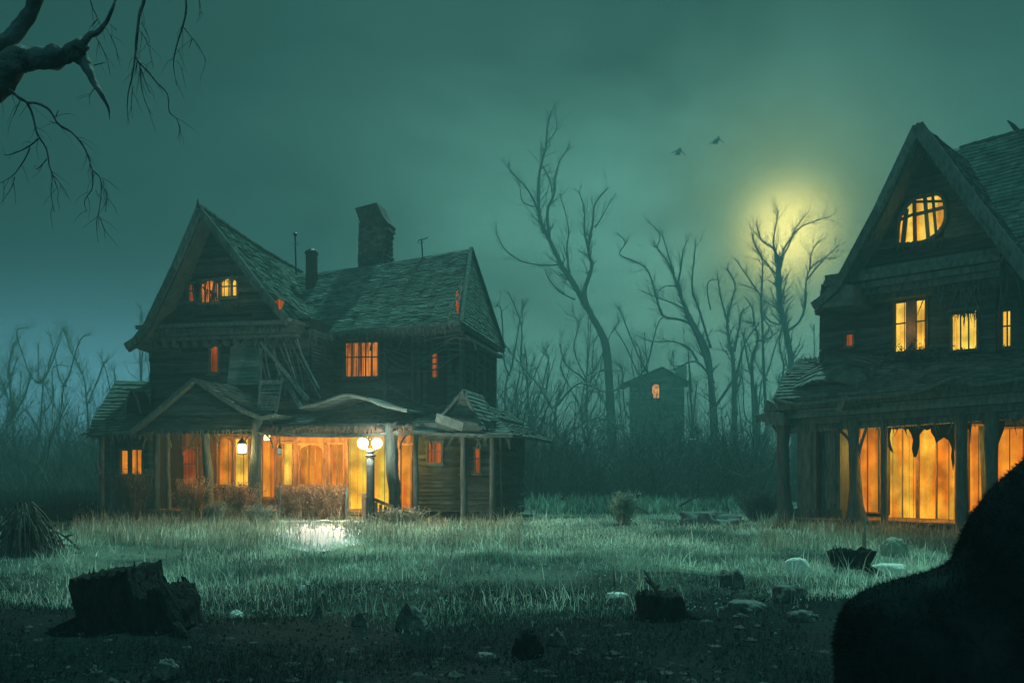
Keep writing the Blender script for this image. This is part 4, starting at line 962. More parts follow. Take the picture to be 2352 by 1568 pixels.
tree('bare_tree', 'slender bare tree whose crown spreads straight in front of the moon', 114, [
    (Z2([(1840,2400),(1825,1900),(1810,1568),(1780,1380),(1745,1230),(1735,1100),(1735,960)]), 15, 6), (Z2([(1735,960),(1700,880),(1635,840),(1600,740)]), 5, 1), (Z2([(1735,950),(1705,850),(1720,740),(1735,660)]), 4, 1),
    (Z2([(1740,960),(1790,880),(1830,780),(1890,690)]), 5, 1), (Z2([(1760,900),(1850,770),(1960,720),(2030,700)]), 3.5, .9), (Z2([(1732,1050),(1660,970),(1600,880),(1575,790)]), 4, 1), (Z2([(1745,1250),(1690,1220),(1640,1190)]), 3, 1),
    (Z2([(1785,1380),(1860,1320),(1895,1220),(1900,1080),(1930,1000),(2000,950),(2080,945)]), 6, 1), (Z2([(1905,1070),(1980,980),(2090,865)]), 4, 1), (Z2([(1920,1020),(1935,900),(1980,840)]), 3, 1), (Z2([(1740,1340),(1670,1310),(1640,1240)]), 4, 1)], 3, twigs=.75, tl=3.6, up=.45)
tree('bare_tree', 'thin bare tree just left of the moonlit tree, forked low', 114, [
    (Z2([(1680,2400),(1660,1900),(1645,1568),(1640,1380),(1632,1200),(1640,1000),(1630,930),(1590,860)]), 9, 1), (Z2([(1635,1200),(1610,1140),(1520,1100)]), 4, 1), (Z2([(1610,1140),(1540,1040),(1470,940)]), 3, 1), (Z2([(1645,1300),(1700,1400),(1650,1450)]), 3, 1)], 4, twigs=.5)
tree('bare_tree', 'wavy double-stemmed tree in the middle of the right-hand group', 106, [
    (Z2([(1480,2400),(1470,1950),(1465,1568),(1440,1440),(1430,1320),(1455,1200),(1475,1100),(1420,1000)]), 14, 1), (Z2([(1468,1500),(1500,1350),(1515,1270),(1560,1230)]), 8, 1), (Z2([(1435,1330),(1390,1180),(1370,1040)]), 5, 1), (Z2([(1330,1250),(1310,1150),(1320,1080),(1370,1070)]), 3, 1)], 5, twigs=.6, tl=2.6, wild=.7)
tree('bare_tree', 'crooked tree with a looping limb, right of the double-stemmed tree', 108, [
    (Z2([(1600,2400),(1590,1900),(1575,1568),(1610,1440),(1590,1340),(1520,1320)]), 14, 1), (Z2([(1600,1440),(1680,1420),(1740,1370)]), 5, 1), (Z2([(1590,1350),(1580,1250),(1540,1180)]), 5, 1)], 6, twigs=.6, tl=2.4, wild=.8)
tree('bare_tree', 'broad dark tree trunk standing right of the far cottage', 88, [
    ([(1652,1150),(1645,1040),(1640,930),(1625,840),(1600,770),(1575,720),(1560,650)], 20, 2), ([(1645,930),(1690,860),(1710,790),(1745,740)], 8, 1.5), ([(1640,880),(1600,830),(1545,850)], 6, 1.5)], 7, twigs=.5, tl=2.5)
tree('bare_tree', 'two-limbed tree opening in a tall V behind the right house', 102, [
    ([(1760,1150),(1745,1040),(1738,920),(1720,840),(1705,760)], 11, 1.5), ([(1748,1040),(1775,930),(1800,850),(1790,780),(1812,700)], 7, 1.2), ([(1775,930),(1830,890),(1860,830)], 4, 1)], 8, twigs=.6, tl=2.5)
tree('bare_tree', 'small bare tree with spreading limbs close to the left house gable', 70, [
    ([(1345,1140),(1350,1020),(1347,930),(1345,875),(1300,838),(1285,790)], 7, 1), ([(1347,875),(1350,800),(1352,720)], 3, .8), ([(1350,880),(1380,850),(1425,852)], 3, .8), ([(1346,870),(1318,800),(1330,740),(1300,720)], 3, .8)], 9, twigs=.8, tl=2.4)
tree('bare_tree', 'low twisted tree with a long limb reaching down from the left gable', 66, [
    ([(1300,1140),(1290,1060),(1275,960),(1285,900)], 9, 2), ([(1280,965),(1240,890),(1190,830),(1160,790)], 4, 1), ([(1285,1000),(1240,960),(1190,945),(1160,900)], 3.5, .8), ([(1280,930),(1330,880),(1390,900),(1440,885)], 5, 1)], 10, twigs=.8, tl=2.4)
tree('bare_tree', 'faint feathery tree at the far left edge of the picture', 106, [([(30,1160),(32,1020),(28,940),(20,850),(30,790)], 7, 1), ([(30,960),(60,900),(75,840)], 4, 1), ([(28,940),(5,880),(-10,820)], 4, 1)], 11, twigs=1.3, tl=4.0, up=.6)
tree('bare_tree', 'faint thin tree left of the house, with two leaning limbs', 106, [([(205,1160),(203,1020),(200,930),(190,860),(160,800),(150,760)], 5, 1), ([(200,930),(225,870),(240,830)], 3, 1), ([(140,960),(115,910),(100,870)], 2.5, 1)], 12, twigs=1.1, tl=3.2, up=.5)
def farwood():
    protos = []
    for j in range(5):
        r = random.Random(300+j); px = 1176; L0 = [(px, 1130)]; x = px
        for k in range(7): x += r.uniform(-16, 16); L0.append((x, 1130-(k+1)*r.uniform(42, 62)))
        mains = [(L0, 9, 1)]
        for k in range(6):
            i = r.randint(2, 6); a = L0[i]; sg = r.choice((-1, 1)); mains.append(([a, (a[0]+sg*r.uniform(15,35), a[1]-r.uniform(20,45)), (a[0]+sg*r.uniform(30,70), a[1]-r.uniform(70,130)), (a[0]+sg*r.uniform(40,90), a[1]-r.uniform(120,190))], 4, 1))
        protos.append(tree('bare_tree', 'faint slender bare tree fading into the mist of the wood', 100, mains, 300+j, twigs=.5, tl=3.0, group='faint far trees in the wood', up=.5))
    spots = [(1185,112),(1225,98),(1262,120),(1400,118),(1455,96),(1500,98),(1545,118),(1585,92),(1690,100),(1730,118),(1340,104),(1835,110),(-20,100),(85,112),(130,92),(265,118),(330,104),(1165,90)]
    r = random.Random(9)
    for i, (px, Y) in enumerate(spots):
        if i < 5: T = protos[i]
        else:
            src = protos[i % 5]; T = src.copy(); col.objects.link(T)
            for ch in src.children: c_ = ch.copy(); col.objects.link(c_); c_.parent = T
        T.location = ((px-CX)/F*Y, Y, 0); T.rotation_euler = (0, 0, r.uniform(0, 6.28)); k = r.uniform(.75, 1.05); T.scale = (k, k, k)
farwood()
# root-tangled thicket arching in front of the cottage
tree('dead_thicket', 'tangled dead thicket arching between the two houses', 58, [
    ([(1210,1160),(1230,1080),(1300,1000),(1370,960),(1430,990),(1480,1060)], 4, 2), ([(1480,1150),(1520,1040),(1600,1010),(1680,1060),(1720,1130)], 4, 2), ([(1180,1150),(1200,1040),(1180,960)], 3, 1),
    ([(1380,1150),(1400,1060),(1380,980)], 3, 1), ([(1600,1150),(1560,1080),(1520,1060)], 3, 1), ([(1760,1150),(1740,1060),(1770,990)], 3, 1)], 13, twigs=1.6, tl=2.6, depth=2, wild=.8, cat='thicket', group=None)
# undergrowth mass at the foot of the wood
def brushmass(name, label, n, px0, px1, Y0, Y1, hmax, seed, m=BRUSH):
    r = random.Random(seed); mb = MB()
    for i in range(n):
        Y = r.uniform(Y0, Y1); px = r.uniform(px0, px1); x = (px-CX)/F*Y; h = hmax*(.3+.7*max(0, .5+noise.noise(Vector((px*.009, Y*.05, seed)))))*(.12+.88*r.random()**2.2)
        p = Vector((x, Y, -.1)); pts = [p]; d = Vector((r.gauss(0,.3), r.gauss(0,.3), 1)).normalized(); k = 4
        for j in range(k):
            d = (d+Vector((r.gauss(0,.3), r.gauss(0,.3), .1))).normalized(); pts.append(pts[-1]+d*h/k)
        w = r.uniform(.015,.05); mb.tube(pts, [w, w*.8, w*.6, w*.4, w*.15], 3, False)
        for j in range(3):
            c_ = pts[r.randint(1,3)]; e = c_+Vector((r.gauss(0,.5), r.gauss(0,.4), r.uniform(.1,.8)))*h*.3; mb.tube([c_, (c_+e)/2+Vector((r.gauss(0,.1),0,.05)), e], [w*.5,w*.4,w*.1], 3, False)
    o = mb.build(name, m); return tag(o, label, 'undergrowth', kind='stuff')
brushmass('undergrowth', 'dark misty undergrowth filling the wood between the houses', 8200, 1120, 1850, 46, 84, 8.0, 1)
brushmass('undergrowth', 'pale misty undergrowth behind the left house at the far left', 4200, -80, 420, 55, 95, 11.0, 2)
brushmass('far_wood', 'far wood fading away behind everything', 6500, -150, 2400, 95, 130, 20, 3)

# ------------------------------------------------ foreground tree with hanging limbs
Z1 = lambda pts: [(x*.3662, y*.3662) for x, y in pts]
def neartree():
    r = random.Random(77); Y = 6.2; base = P(-420, 1077, Y); base.z = 0
    T = tag(empty('gnarled_tree', base), 'gnarled near tree whose thick limb and drooping twigs hang into the top left corner', 'tree')
    tb, cb = MB(), MB(); k = Y/F
    def add(mb, pts, r0, r1, n=8, lump=.15, jit=.06, dy=0):
        pl_ = []; y = Y+dy
        for p in pts: pl_.append(tuple(P(p[0], p[1], y)-base)); y += r.uniform(-jit, jit)
        c = cr(pl_, 5); m = len(c); mb.tube(c, [(r0+(r1-r0)*i/(m-1))*k for i in range(m)], n, True, lump, r.uniform(0,90)); return c
    add(tb, [(-420,2000),(-400,1500),(-360,1000),(-250,500),(-120,300)], 150, 70, 14, .12, .05)
    add(tb, [(-160,330),(-60,240),(0,178),(40,138)]+Z1([(200,370),(330,360),(430,335),(520,275)]), 40, 17, 14, .2)
    add(tb, Z1([(-150,330),(60,250),(130,150),(200,60),(240,-60),(300,-250)]), 16, 16, 10, .25)
    add(tb, Z1([(-100,560),(30,470),(90,380),(160,340)]), 26, 18, 10, .2)
    add(cb, Z1([(500,300),(560,225),(610,205),(660,150),(700,70),(730,-20),(760,-200)]), 9, 1.2, 6, .1)
    add(cb, Z1([(470,330),(530,370),(560,450),(590,520),(640,600),(680,680),(688,750)]), 14, .6, 7, .15)
    add(tb, Z1([(440,340),(500,380),(540,440),(575,500)]), 14, 3, 9, .2)
    # off-frame limb that carries the hanging twigs
    add(tb, Z1([(200,-80),(400,-200),(800,-230),(1200,-180),(1500,-120)]), 26, 6, 9, .15)
    H = [([(60,560),(120,615),(170,645),(205,720),(235,840),(290,930),(310,1040),(330,1100),(320,1200),(340,1330)],4,.7),
         ([(170,645),(240,650),(310,690),(370,780),(450,830),(520,910),(560,1000),(580,1065),(625,1110),(635,1180),(625,1300),(605,1400),(615,1520)],3.6,.5),
         ([(240,868),(200,905),(130,945),(50,972),(20,966)],2.4,.6),([(190,920),(160,990),(100,1080),(60,1115),(0,1150)],2,.6),([(92,1110),(70,1180),(0,1280)],1.3,.4),
         ([(325,1090),(370,1140),(410,1200),(430,1240)],1.6,.4),([(335,1110),(360,1180),(365,1240)],1.2,.4),([(580,1070),(578,1180),(530,1260),(545,1330)],1.8,.5),([(640,1160),(670,1220),(660,1330)],1.6,.5),([(625,1360),(650,1430),(660,1500)],1.2,.4),([(600,1190),(620,1240)],1.2,.5),([(640,1110),(655,1150),(690,1250)],1,.4),
         ([(345,740),(368,690)],1.6,.7),([(370,780),(312,760)],1.6,.7),([(295,995),(232,1062),(212,1030)],1.4,.5),([(125,635),(100,690),(90,720)],1.4,.6),([(20,575),(10,620),(0,645)],2,.6),
         ([(560,-60),(575,30),(610,110),(640,180)],2.6,.6),([(610,120),(575,170)],1.4,.6),([(660,165),(710,260),(735,330),(740,380)],1.3,.4),([(605,235),(650,320),(680,410),(692,480)],1.6,.4),([(590,410),(660,392)],1.8,.6),([(600,545),(563,600),(565,660)],1.3,.4),
         ([(920,-120),(900,20),(875,90),(862,200),(852,320),(865,380),(930,450),(985,520),(1050,590),(1062,700),(1105,740),(1125,800),(1128,890)],4.2,.5),
         ([(850,330),(830,480),(805,580),(798,700),(812,780)],2.2,.5),([(862,380),(845,470)],1.8,.5),([(878,400),(885,520),(905,620),(935,690),(960,722)],2,.5),([(885,430),(910,510),(940,580)],2.2,.8),([(888,140),(930,230),(940,270)],1.4,.5),([(885,200),(930,280),(950,370),(960,430)],1.5,.4),([(832,540),(825,640),(830,740)],1.2,.4),
         ([(1160,-100),(1168,50),(1150,150),(1110,280),(1090,370),(1090,430),(1108,540)],3,.5),([(1152,170),(1205,240),(1250,300),(1295,382)],1.8,.6),([(1205,240),(1185,310)],1.1,.4),([(1110,380),(1150,440)],1.1,.4),([(1240,-60),(1260,60),(1280,110)],1.2,.4),([(730,190),(700,160),(690,150)],1.1,.4)]
    for pts, r0, r1 in H:
        c = add(cb, Z1(pts), r0*1.0, r1, 5, .15, .03)
        for j in range(int(len(c)*.22)):
            i = r.randint(1, len(c)-2); d = Vector(c[i+1])-Vector(c[i]); a = r.uniform(-1,1); dd = Vector((d.x*math.cos(a)-d.z*math.sin(a), r.uniform(-.02,.02), d.x*math.sin(a)+d.z*math.cos(a))).normalized()
            pp = [Vector(c[i])]; 
            for s_ in range(4): dd = (dd+Vector((r.gauss(0,.2), r.gauss(0,.2), -.25))).normalized(); pp.append(pp[-1]+dd*r.uniform(.02,.06))
            cb.tube(pp, [.0022,.002,.0017,.0013,.0006], 3, False)
    tb.build('trunk', BARKD, T, True); cb.build('crown', BARKD, T, True)
neartree()

# ================================================================== FAR COTTAGE
C_ = House('ruined_cottage', 1500, 104, 8, 'misty ruined cottage with one small lit window in the wood between the houses'); q = C_.q
cu0, cu1 = q(1446, 1000, 0).x, q(1572, 1000, 0).x; cz = q(1500, 874, 0).z
hh = C_.hole(1498, 882, 1514, 914, 0)
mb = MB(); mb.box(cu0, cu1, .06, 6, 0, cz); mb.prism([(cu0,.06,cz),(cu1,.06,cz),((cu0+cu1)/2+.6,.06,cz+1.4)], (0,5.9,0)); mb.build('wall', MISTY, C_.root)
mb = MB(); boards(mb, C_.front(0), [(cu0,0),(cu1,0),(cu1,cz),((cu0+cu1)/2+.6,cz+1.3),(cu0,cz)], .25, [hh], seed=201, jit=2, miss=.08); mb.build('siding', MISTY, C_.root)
apx = Vector(((cu0+cu1)/2+.6, -.4, cz+1.6))
roof(C_.root, [apx, Vector((cu1+.6,-.4,cz-.2))], [apx+Vector((0,6.8,0)), Vector((cu1+.6,6.4,cz-.2))], 10, MISTY, 0, 202, .05, .5)
roof(C_.root, [apx, Vector((cu0-1.0,-.4,cz-.35))], [apx+Vector((0,6.8,0)), Vector((cu0-1.0,6.4,cz-.35))], 14, MISTY, .2, 203, .05, .5)
window(C_, hh, 0, G_FAR, 1, 1, fw=.1, seed=77, arch=.6)
mb = MB(); c0 = q(1552,850,2); mb.box(c0.x, c0.x+1.3, 2, 3, cz, cz+2.0); mb.build('chimney', MISTY, C_.root)
q = A.q

# ================================================================== ROCKS, STUMPS, BUSHES
def blob(mb, sx, sy, sz, seed, n=40, rough=.25, point=0, flat=0):
    base = len(mb.v); k = n//2
    for i in range(k+1):
        th = math.pi*i/k
        for j in range(n):
            ph = 2*math.pi*j/n; d = Vector((math.sin(th)*math.cos(ph), math.sin(th)*math.sin(ph), math.cos(th)))
            f = 1+rough*1.2*noise.noise(d*1.4+Vector((seed,0,0)))+rough*.6*noise.noise(d*3.2+Vector((0,seed,0)))+rough*.5*noise.noise(d*8+Vector((0,0,seed)))
            z = d.z*f
            if point and z > 0: z = z**.8; d = Vector((d.x*(1-point*z*.7), d.y*(1-point*z*.7), d.z))
            if flat: z = min(z, flat+.03*noise.noise(d*5))
            mb.v.append((d.x*f*sx, d.y*f*sy, z*sz))
    for i in range(k):
        for j in range(n):
            a = base+i*n+j; b = base+i*n+(j+1) % n; mb.f.append((a, a+n, b+n, b))
def rock(px0, px1, py0, py1, label, m=ROCK, point=0, flat=0, seed=1, tilt=0, cat='rock', name='rock', group=None, dpt=.8, rough=.3):
    Y = EYE*F/(py1-HY); k = Y/F; sx = (px1-px0)/2*k; hz = (py1-py0)*k*1.02; x = ((px0+px1)/2-CX)*k
    mb = MB(); blob(mb, sx, sx*dpt, hz, seed, rough=rough, point=point, flat=flat)
    o = mb.build(name, m, None, True); o.location = (x, Y+sx*.3, gh(x, Y)-hz*.06); o.rotation_euler = (0, tilt, 0); return tag(o, label, cat, group)
RG = 'rocks scattered in the meadow'
rock(902, 984, 1370, 1428, 'dark pointed rock standing in the central foreground turf', point=.6, seed=1, group=RG, rough=.2, tilt=-.15)
rock(808, 841, 1391, 1426, 'small thumb-shaped rock left of the pointed rock', point=.4, seed=2, group=RG)
rock(722, 741, 1373, 1402, 'short upright stone stub left of the thumb-shaped rock', point=.2, seed=3, group=RG)
rock(1090, 1136, 1478, 1506, 'flat-topped rock low in the dark central foreground', flat=.7, seed=4, group=RG)
rock(1645, 1717, 1312, 1352, 'rounded grey boulder on the right-hand turf', seed=5, group=RG, rough=.2)
rock(1802, 1872, 1268, 1306, 'pale elongated boulder tilted beside the dark flat stump', ROCKP, seed=6, group=RG, tilt=-.35, rough=.15)
rock(2004, 2095, 1270, 1296, 'pale low rock right of the dark flat stump', ROCKP, seed=7, flat=.8, group=RG, rough=.2)
rock(2025, 2090, 1225, 1268, 'pale mossy boulder in the weeds before the right house', mat('mossy_boulder', (.2,.27,.2), (.42,.5,.36), 6, bscale=20, bump=.8), seed=17, group=RG, rough=.15)
rock(1660, 1760, 1372, 1402, 'low half-buried slab with a pale broken rim', seed=8, flat=.7, group=RG)
rock(1770, 1860, 1352, 1392, 'buried stone rising from the turf below the pale boulder', seed=9, flat=.8, group=RG)
rock(1815, 1880, 1400, 1430, 'low stone near the tip of the black mound', seed=10, flat=.8, group=RG)
rock(1395, 1440, 1345, 1362, 'cluster stone left of the stump with the stick', ROCKP, seed=11, flat=.7, group=RG)
rock(686, 702, 1334, 1343, 'tiny white pebble glinting below the white light pool', POOL_WHITE, seed=12, group=RG)
rock(1262, 1300, 1440, 1474, 'rough dark stone in the blackest central foreground', seed=13, group=RG)
rock(1180, 1250, 1436, 1500, 'humped dark boulder in the blackest central foreground', STUMP, seed=14, group=RG)
rock(525, 555, 1380, 1396, 'small pale chip of stone on the dark turf', ROCKP, seed=15, group=RG)
rock(350, 410, 1540, 1585, 'grey rock cut by the bottom edge', seed=16, group=RG)
rock(55, 172, 1150, 1192, 'dark hummock at the far left beyond the uprooted stump', STUMP, seed=18, flat=.8, name='hummock', cat='hummock')
rock(1560, 1700, 1172, 1204, 'low dark brush-covered bank at the foot of the wood', BRUSH, seed=19, flat=.9, name='bank', cat='bank', rough=.5)
# stumps
def stump(name, label, pix, Y, th, m=STUMP, seed=1, splinters=40, group='tree stumps'):
    r = random.Random(seed); x0 = sum(p[0] for p in pix)/len(pix); base = P(x0, 1077, Y); base.z = gh(base.x, Y)
    T = tag(empty(name, base), label, 'stump', group); P2 = [P(x, y, Y)-base for x, y in pix]
    # closed body: silhouette rings shrinking front and back, roughened
    c = sum(P2, Vector())/len(P2); rings = [(math.sin(a_), .62+.38*math.cos(a_)**.6) for a_ in [(-1+2*i/14)*math.pi/2*.999 for i in range(15)]]; mb = MB(); n = len(P2)*8
    dense = []
    for i in range(len(P2)):
        for k in range(8): dense.append(P2[i].lerp(P2[(i+1) % len(P2)], k/8))
    for (d, s) in rings:
        for p in dense:
            g_ = p-c; w = noise.noise(Vector((p.x*5, p.z*3, d*2+seed)))*.07+noise.noise(Vector((p.x*22, p.z*3, d*14+seed)))*.07
            mb.v.append((c.x+g_.x*(s+w), d*th/2+noise.noise(Vector((p.x*4, p.z*4, seed)))*.06, c.z+g_.z*(s*.15+.85)+((noise.noise(Vector((p.x*14, d*5, seed)))*.06+noise.noise(Vector((p.x*40, d*18, seed)))*.05) if g_.z > 0 else 0)))
    for i in range(len(rings)-1):
        for k in range(n): a = i*n+k; b = i*n+(k+1) % n; mb.f.append((a, b, b+n, a+n))
    mb.f.append(tuple(range(n))[::-1]); mb.f.append(tuple((len(rings)-1)*n+k for k in range(n)))
    mb.build('bole', m, T)
    mb = MB()
    for i in range(splinters):
        p = r.choice(dense); a = Vector((p.x*.95, r.uniform(-th*.35, th*.35), p.z*.97)); 
        if p.z < c.z: continue
        mb.tube([a, a+Vector((r.gauss(0,.015), r.gauss(0,.01), r.uniform(.02,.10)))], [.016,.003], 4, False)
    mb.build('splinters', m, T)
    mb = MB(); zb = min(p.z for p in P2)
    for i in range(7):
        sg = r.choice((-1,1)); xx = (max(p.x for p in P2) if sg > 0 else min(p.x for p in P2))*r.uniform(.3,.9); l = r.uniform(.15,.4)
        mb.tube(cr([(xx*.7, r.uniform(-th/2,th/3), .22), (xx, -th*.3, .1), (xx+sg*l, -th*.4+r.uniform(-.2,.1), -.03)],4), [.07,.065,.06,.055,.05,.045,.04,.03,.02], 6, lump=.2)
    mb.build('root', m, T, True); return T
stump('tree_stump', 'large charred stump with a slanted flat top and jagged spur, bottom left', [(184,1322),(255,1312),(328,1299),(338,1325),(352,1355),(385,1370),(402,1368),(400,1338),(412,1352),(424,1352),(436,1390),(446,1432),(400,1450),(300,1450),(225,1438),(196,1400),(186,1350)], 9.2, .9, seed=1)
stump('tree_stump', 'dark flat-topped stump lying between two pale boulders', [(1903,1268),(1940,1262),(1975,1266),(2006,1264),(2000,1282),(1990,1302),(1950,1305),(1908,1300)], 15.3, .5, seed=2)
stump('tree_stump', 'low dark stump with a broken stick poking out of it', [(1462,1368),(1480,1362),(1505,1366),(1560,1364),(1568,1385),(1578,1408),(1520,1418),(1465,1412)], 10.4, .55, seed=3)
T = tag(MB().build('broken_stick', BARK), 'x', 'stick'); bpy.data.objects.remove(T)
def sticks(name, label, segs, Y, m=BARK, cat='branch', w=.014, group='broken branches on the ground'):
    mb = MB(); x0, y0 = segs[0][0]; b = P(x0, y0, Y)
    for s_ in segs:
        pts = [tuple(P(x, y, Y+R.uniform(-.03,.03))-b) for x, y in s_]; c = cr(pts, 3); n = len(c); mb.tube(c, [w*(1-.7*i/(n-1)) for i in range(n)], 5, True, .2, R.uniform(0,9))
    o = mb.build(name, m); o.location = b; return tag(o, label, cat, group)
sticks('broken_branch', 'broken stick leaning out of the low dark stump', [[(1519,1370),(1505,1352),(1494,1332),(1478,1308)],[(1494,1340),(1480,1325)],[(1505,1352),(1515,1340)]], 10.3, w=.028)
sticks('broken_branch', 'pale forked branches lying beside the uprooted stump', [[(192,1272),(160,1240),(120,1215),(100,1205)],[(176,1258),(140,1250),(110,1262)],[(150,1232),(170,1226)],[(110,1245),(150,1238)]], 17, w=.03)
sticks('broken_branch', 'fallen forked branch at the wood edge near the left house', [[(1268,1158),(1290,1145),(1310,1130),(1320,1122)],[(1290,1145),(1315,1150),(1335,1165)],[(1300,1138),(1320,1146)]], 41, w=.06)
sticks('broken_branch', 'long bent branch arching over the bank at the wood edge', [[(1410,1170),(1460,1165),(1500,1185),(1530,1200)],[(1458,1165),(1440,1140),(1450,1120)],[(1560,1162),(1600,1140),(1640,1128)]], 33, w=.045)
sticks('broken_branch', 'thin pale twig sticking up from the right-hand turf', [[(1412,1360),(1411,1330),(1410,1300)],[(1411,1340),(1395,1355)]], 11.8, w=.014)
sticks('broken_branch', 'tall splintered post stub in the weeds before the right house', [[(1984,1262),(1986,1220),(1983,1165)],[(1985,1210),(1990,1185)]], 18.6, w=.05, m=WEED)
for i, (px, y0, y1, Y, lb) in enumerate(((551,1340,1265,13.5,'thin dark stalk left of the white light pool'), (1038,1310,1246,15.5,'thin curved stalk right of the white light pool'), (1295,1250,1195,21,'thin bent stalk in the middle of the meadow'), (1220,1240,1130,27,'thin leaning stalk by the right corner of the left house'), (1685,1310,1245,16,'thin upright stalk left of the pale boulder'), (420,1300,1240,16,'thin stalk above the charred stump'))):
    sticks('dry_stalk', lb, [[(px,y0),(px-2,(y0+y1)/2),(px+4,y1)]], Y, BARKD, 'stalk', .012, 'dry stalks in the meadow')
# uprooted stump, far left
def uproot():
    r = random.Random(5); Y = 15.5; base = P(55, 1077, Y); base.z = gh(base.x, Y)-.02
    T = tag(empty('uprooted_stump', base), 'uprooted stump with moss on top and roots hanging down, left edge', 'stump'); k = Y/F
    mb = MB(); blob(mb, .36, .4, .75, 3, 24, .3, .3); mb.build('bole', BARKD, T, True)
    mb = MB()
    for i in range(150):
        a = r.uniform(0, 6.28); z0 = r.uniform(.45, .95); r0 = .32*(1.1-z0*.7); R1 = r.uniform(.3,.75)
        pts = [(r0*math.cos(a), r0*math.sin(a), z0), (R1*.7*math.cos(a)+r.gauss(0,.04), R1*.7*math.sin(a), z0*.62), (R1*math.cos(a), R1*math.sin(a), -.02)]
        mb.tube(cr(pts, 3), [.016,.015,.014,.012,.01,.008,.005], 4, False)
    mb.build('root', BARK, T, True)
    X = rng.uniform(-.35,.35,900); Yy = rng.uniform(-.35,.35,900); rr = np.sqrt(X**2+Yy**2); keep = rr < .38; X, Yy, rr = X[keep], Yy[keep], rr[keep]
    blades('moss', GRASSM, X, Yy, .86-rr*1.1, rng.uniform(.05,.14,len(X)), np.full(len(X), .012), .6, None, parent=T)
uproot()
# bushes
def bush(name, label, px, pyb, w, h, Y, m, n, seed, cat='bush', box=False, leaf=.03, group=None):
    r = random.Random(seed); b = P(px, 1077, Y); b.z = gh(b.x, Y)-.02; T = tag(empty(name, b), label, cat, group); mb = MB(); lf = MB(); k = Y/F; W = w*k/2; Hh = h*k
    for i in range(n):
        x = r.uniform(-W, W)*(1 if box else .35); y = r.uniform(-.35,.35)*(1 if box else .6); zt = Hh*r.uniform(.6,1)*(1 if box else 1)
        tx = x+r.gauss(0,.06) if box else x+r.gauss(0, W*.45); p = [(x,y,0),((x+tx)/2+r.gauss(0,.04),y+r.gauss(0,.05),zt*.5),(tx,y+r.gauss(0,.1),zt)]
        c = cr(p, 3); mb.tube(c, [.012*(1-.12*j) for j in range(len(c))], 3, False)
        for j in range(7):
            a = Vector(c[r.randint(2, 6)])+Vector((r.gauss(0,.05), r.gauss(0,.05), r.gauss(0,.05))); d = Vector((r.gauss(0,1), r.gauss(0,1), r.gauss(0,1))).normalized()*leaf*r.uniform(.6,1.5); e = d.orthogonal().normalized()*leaf*.5
            lf.add([a, a+d+e, a+d*2, a+d-e], [(0,1,2,3)])
            if r.random() < .5: mb.tube([a, a+d*3], [.005,.002], 3, False)
    mb.build('stem', m, T); lf.build('foliage', m, T); return T
YA = lambda px: A.w(A.q(px, 1190, -.6)).y
bush('hedge', 'brown dry clipped hedge below the middle of the left porch', 717, 1200, 152, 84, 28.8, HEDGE, 1100, 1, 'hedge', True)
bush('bush', 'dry twiggy bush between the second and third porch posts', 440, 1200, 80, 100, 29.6, HEDGE, 240, 2, group='dry bushes by the left porch')
bush('bush', 'dry twiggy bush just left of the thick porch post', 545, 1200, 90, 90, 29.2, HEDGE, 260, 3, group='dry bushes by the left porch')
bush('bush', 'straggling dark bush under the lit bay window', 300, 1200, 90, 115, 29.9, mat('dark_bush', (.05,.05,.04), (.14,.13,.09), 4, island=.5, bump=0), 260, 4, group='dry bushes by the left porch')
bush('bush', 'pale feathery bush alone at the edge of the wood', 1434, 1206, 60, 72, 27.5, GRASSP, 300, 5, leaf=.035)
bush('bush', 'pale leafy weed clump at the foot of the third porch post', 500, 1210, 60, 50, 27.6, WEED, 160, 6, group='dry bushes by the left porch')
bush('bush', 'pale leafy weed clump at the foot of the thick porch post', 600, 1215, 80, 45, 27.2, WEED, 180, 7, group='dry bushes by the left porch')
bush('bush', 'pale weed clump round the foot of the gnarled post', 930, 1215, 110, 40, 27.0, WEED, 200, 8, group='dry bushes by the left porch')
bush('root_tangle', 'dark heap of roots and brush against the left corner of the right house', 1745, 1200, 120, 75, 29, BRUSH, 420, 9, 'brush heap')
# rails and gate posts round the hedge
def rail(label, x, y0, y1, Y, m=TRIM, w=.07):
    b = P(x, 1077, Y); b.z = 0; T = MB(); z1 = P(x, y0, Y).z; T.beam((0,0,-.05),(.02,0,z1), w, w, (0,1,0)); T.lathe([(w*.7,z1-.01),(w*.75,z1+.03),(w*.2,z1+.08)], 8, (.02,0,0)); o = T.build('fence_post', m); o.location = b; return tag(o, label, 'fence post', 'posts at the hedge ends')
rail('thin pale post at the left end of the brown hedge', 641, 1112, 1205, 28.4, w=.05); rail('thin pale post at the right end of the brown hedge', 795, 1125, 1196, 28.4, w=.05)
b = P(836, 1077, 28.2); b.z = 0; T = tag(empty('stair_railing', b), 'crooked wooden stair railing right of the bright doorway', 'railing'); k = 28.2/F
mb = MB(); zt = P(836,1132,28.2).z; mb.beam((0,0,-.05),(0,0,zt),.13,.13,(0,1,0)); mb.beam((.9,0,-.05),(.9,.0,.55),.1,.1,(0,1,0)); mb.build('newel', WARMW, T)
mb = MB(); mb.beam((-.03,-.02,zt-.05),(.92,-.02,.5),.1,.1,(0,1,0)); mb.beam((0,0,.25),(.9,0,.15),.06,.08,(0,1,0)); mb.build('handrail', WARMW, T)
mb = MB()
for i in range(6): x = .12+i*.135; mb.beam((x,0.0,.2),(x+R.uniform(-.03,.03),0,zt-.1-(zt-.5)*x/.9),.1,.025,(0,1,0))
mb.build('baluster', WARMW, T)
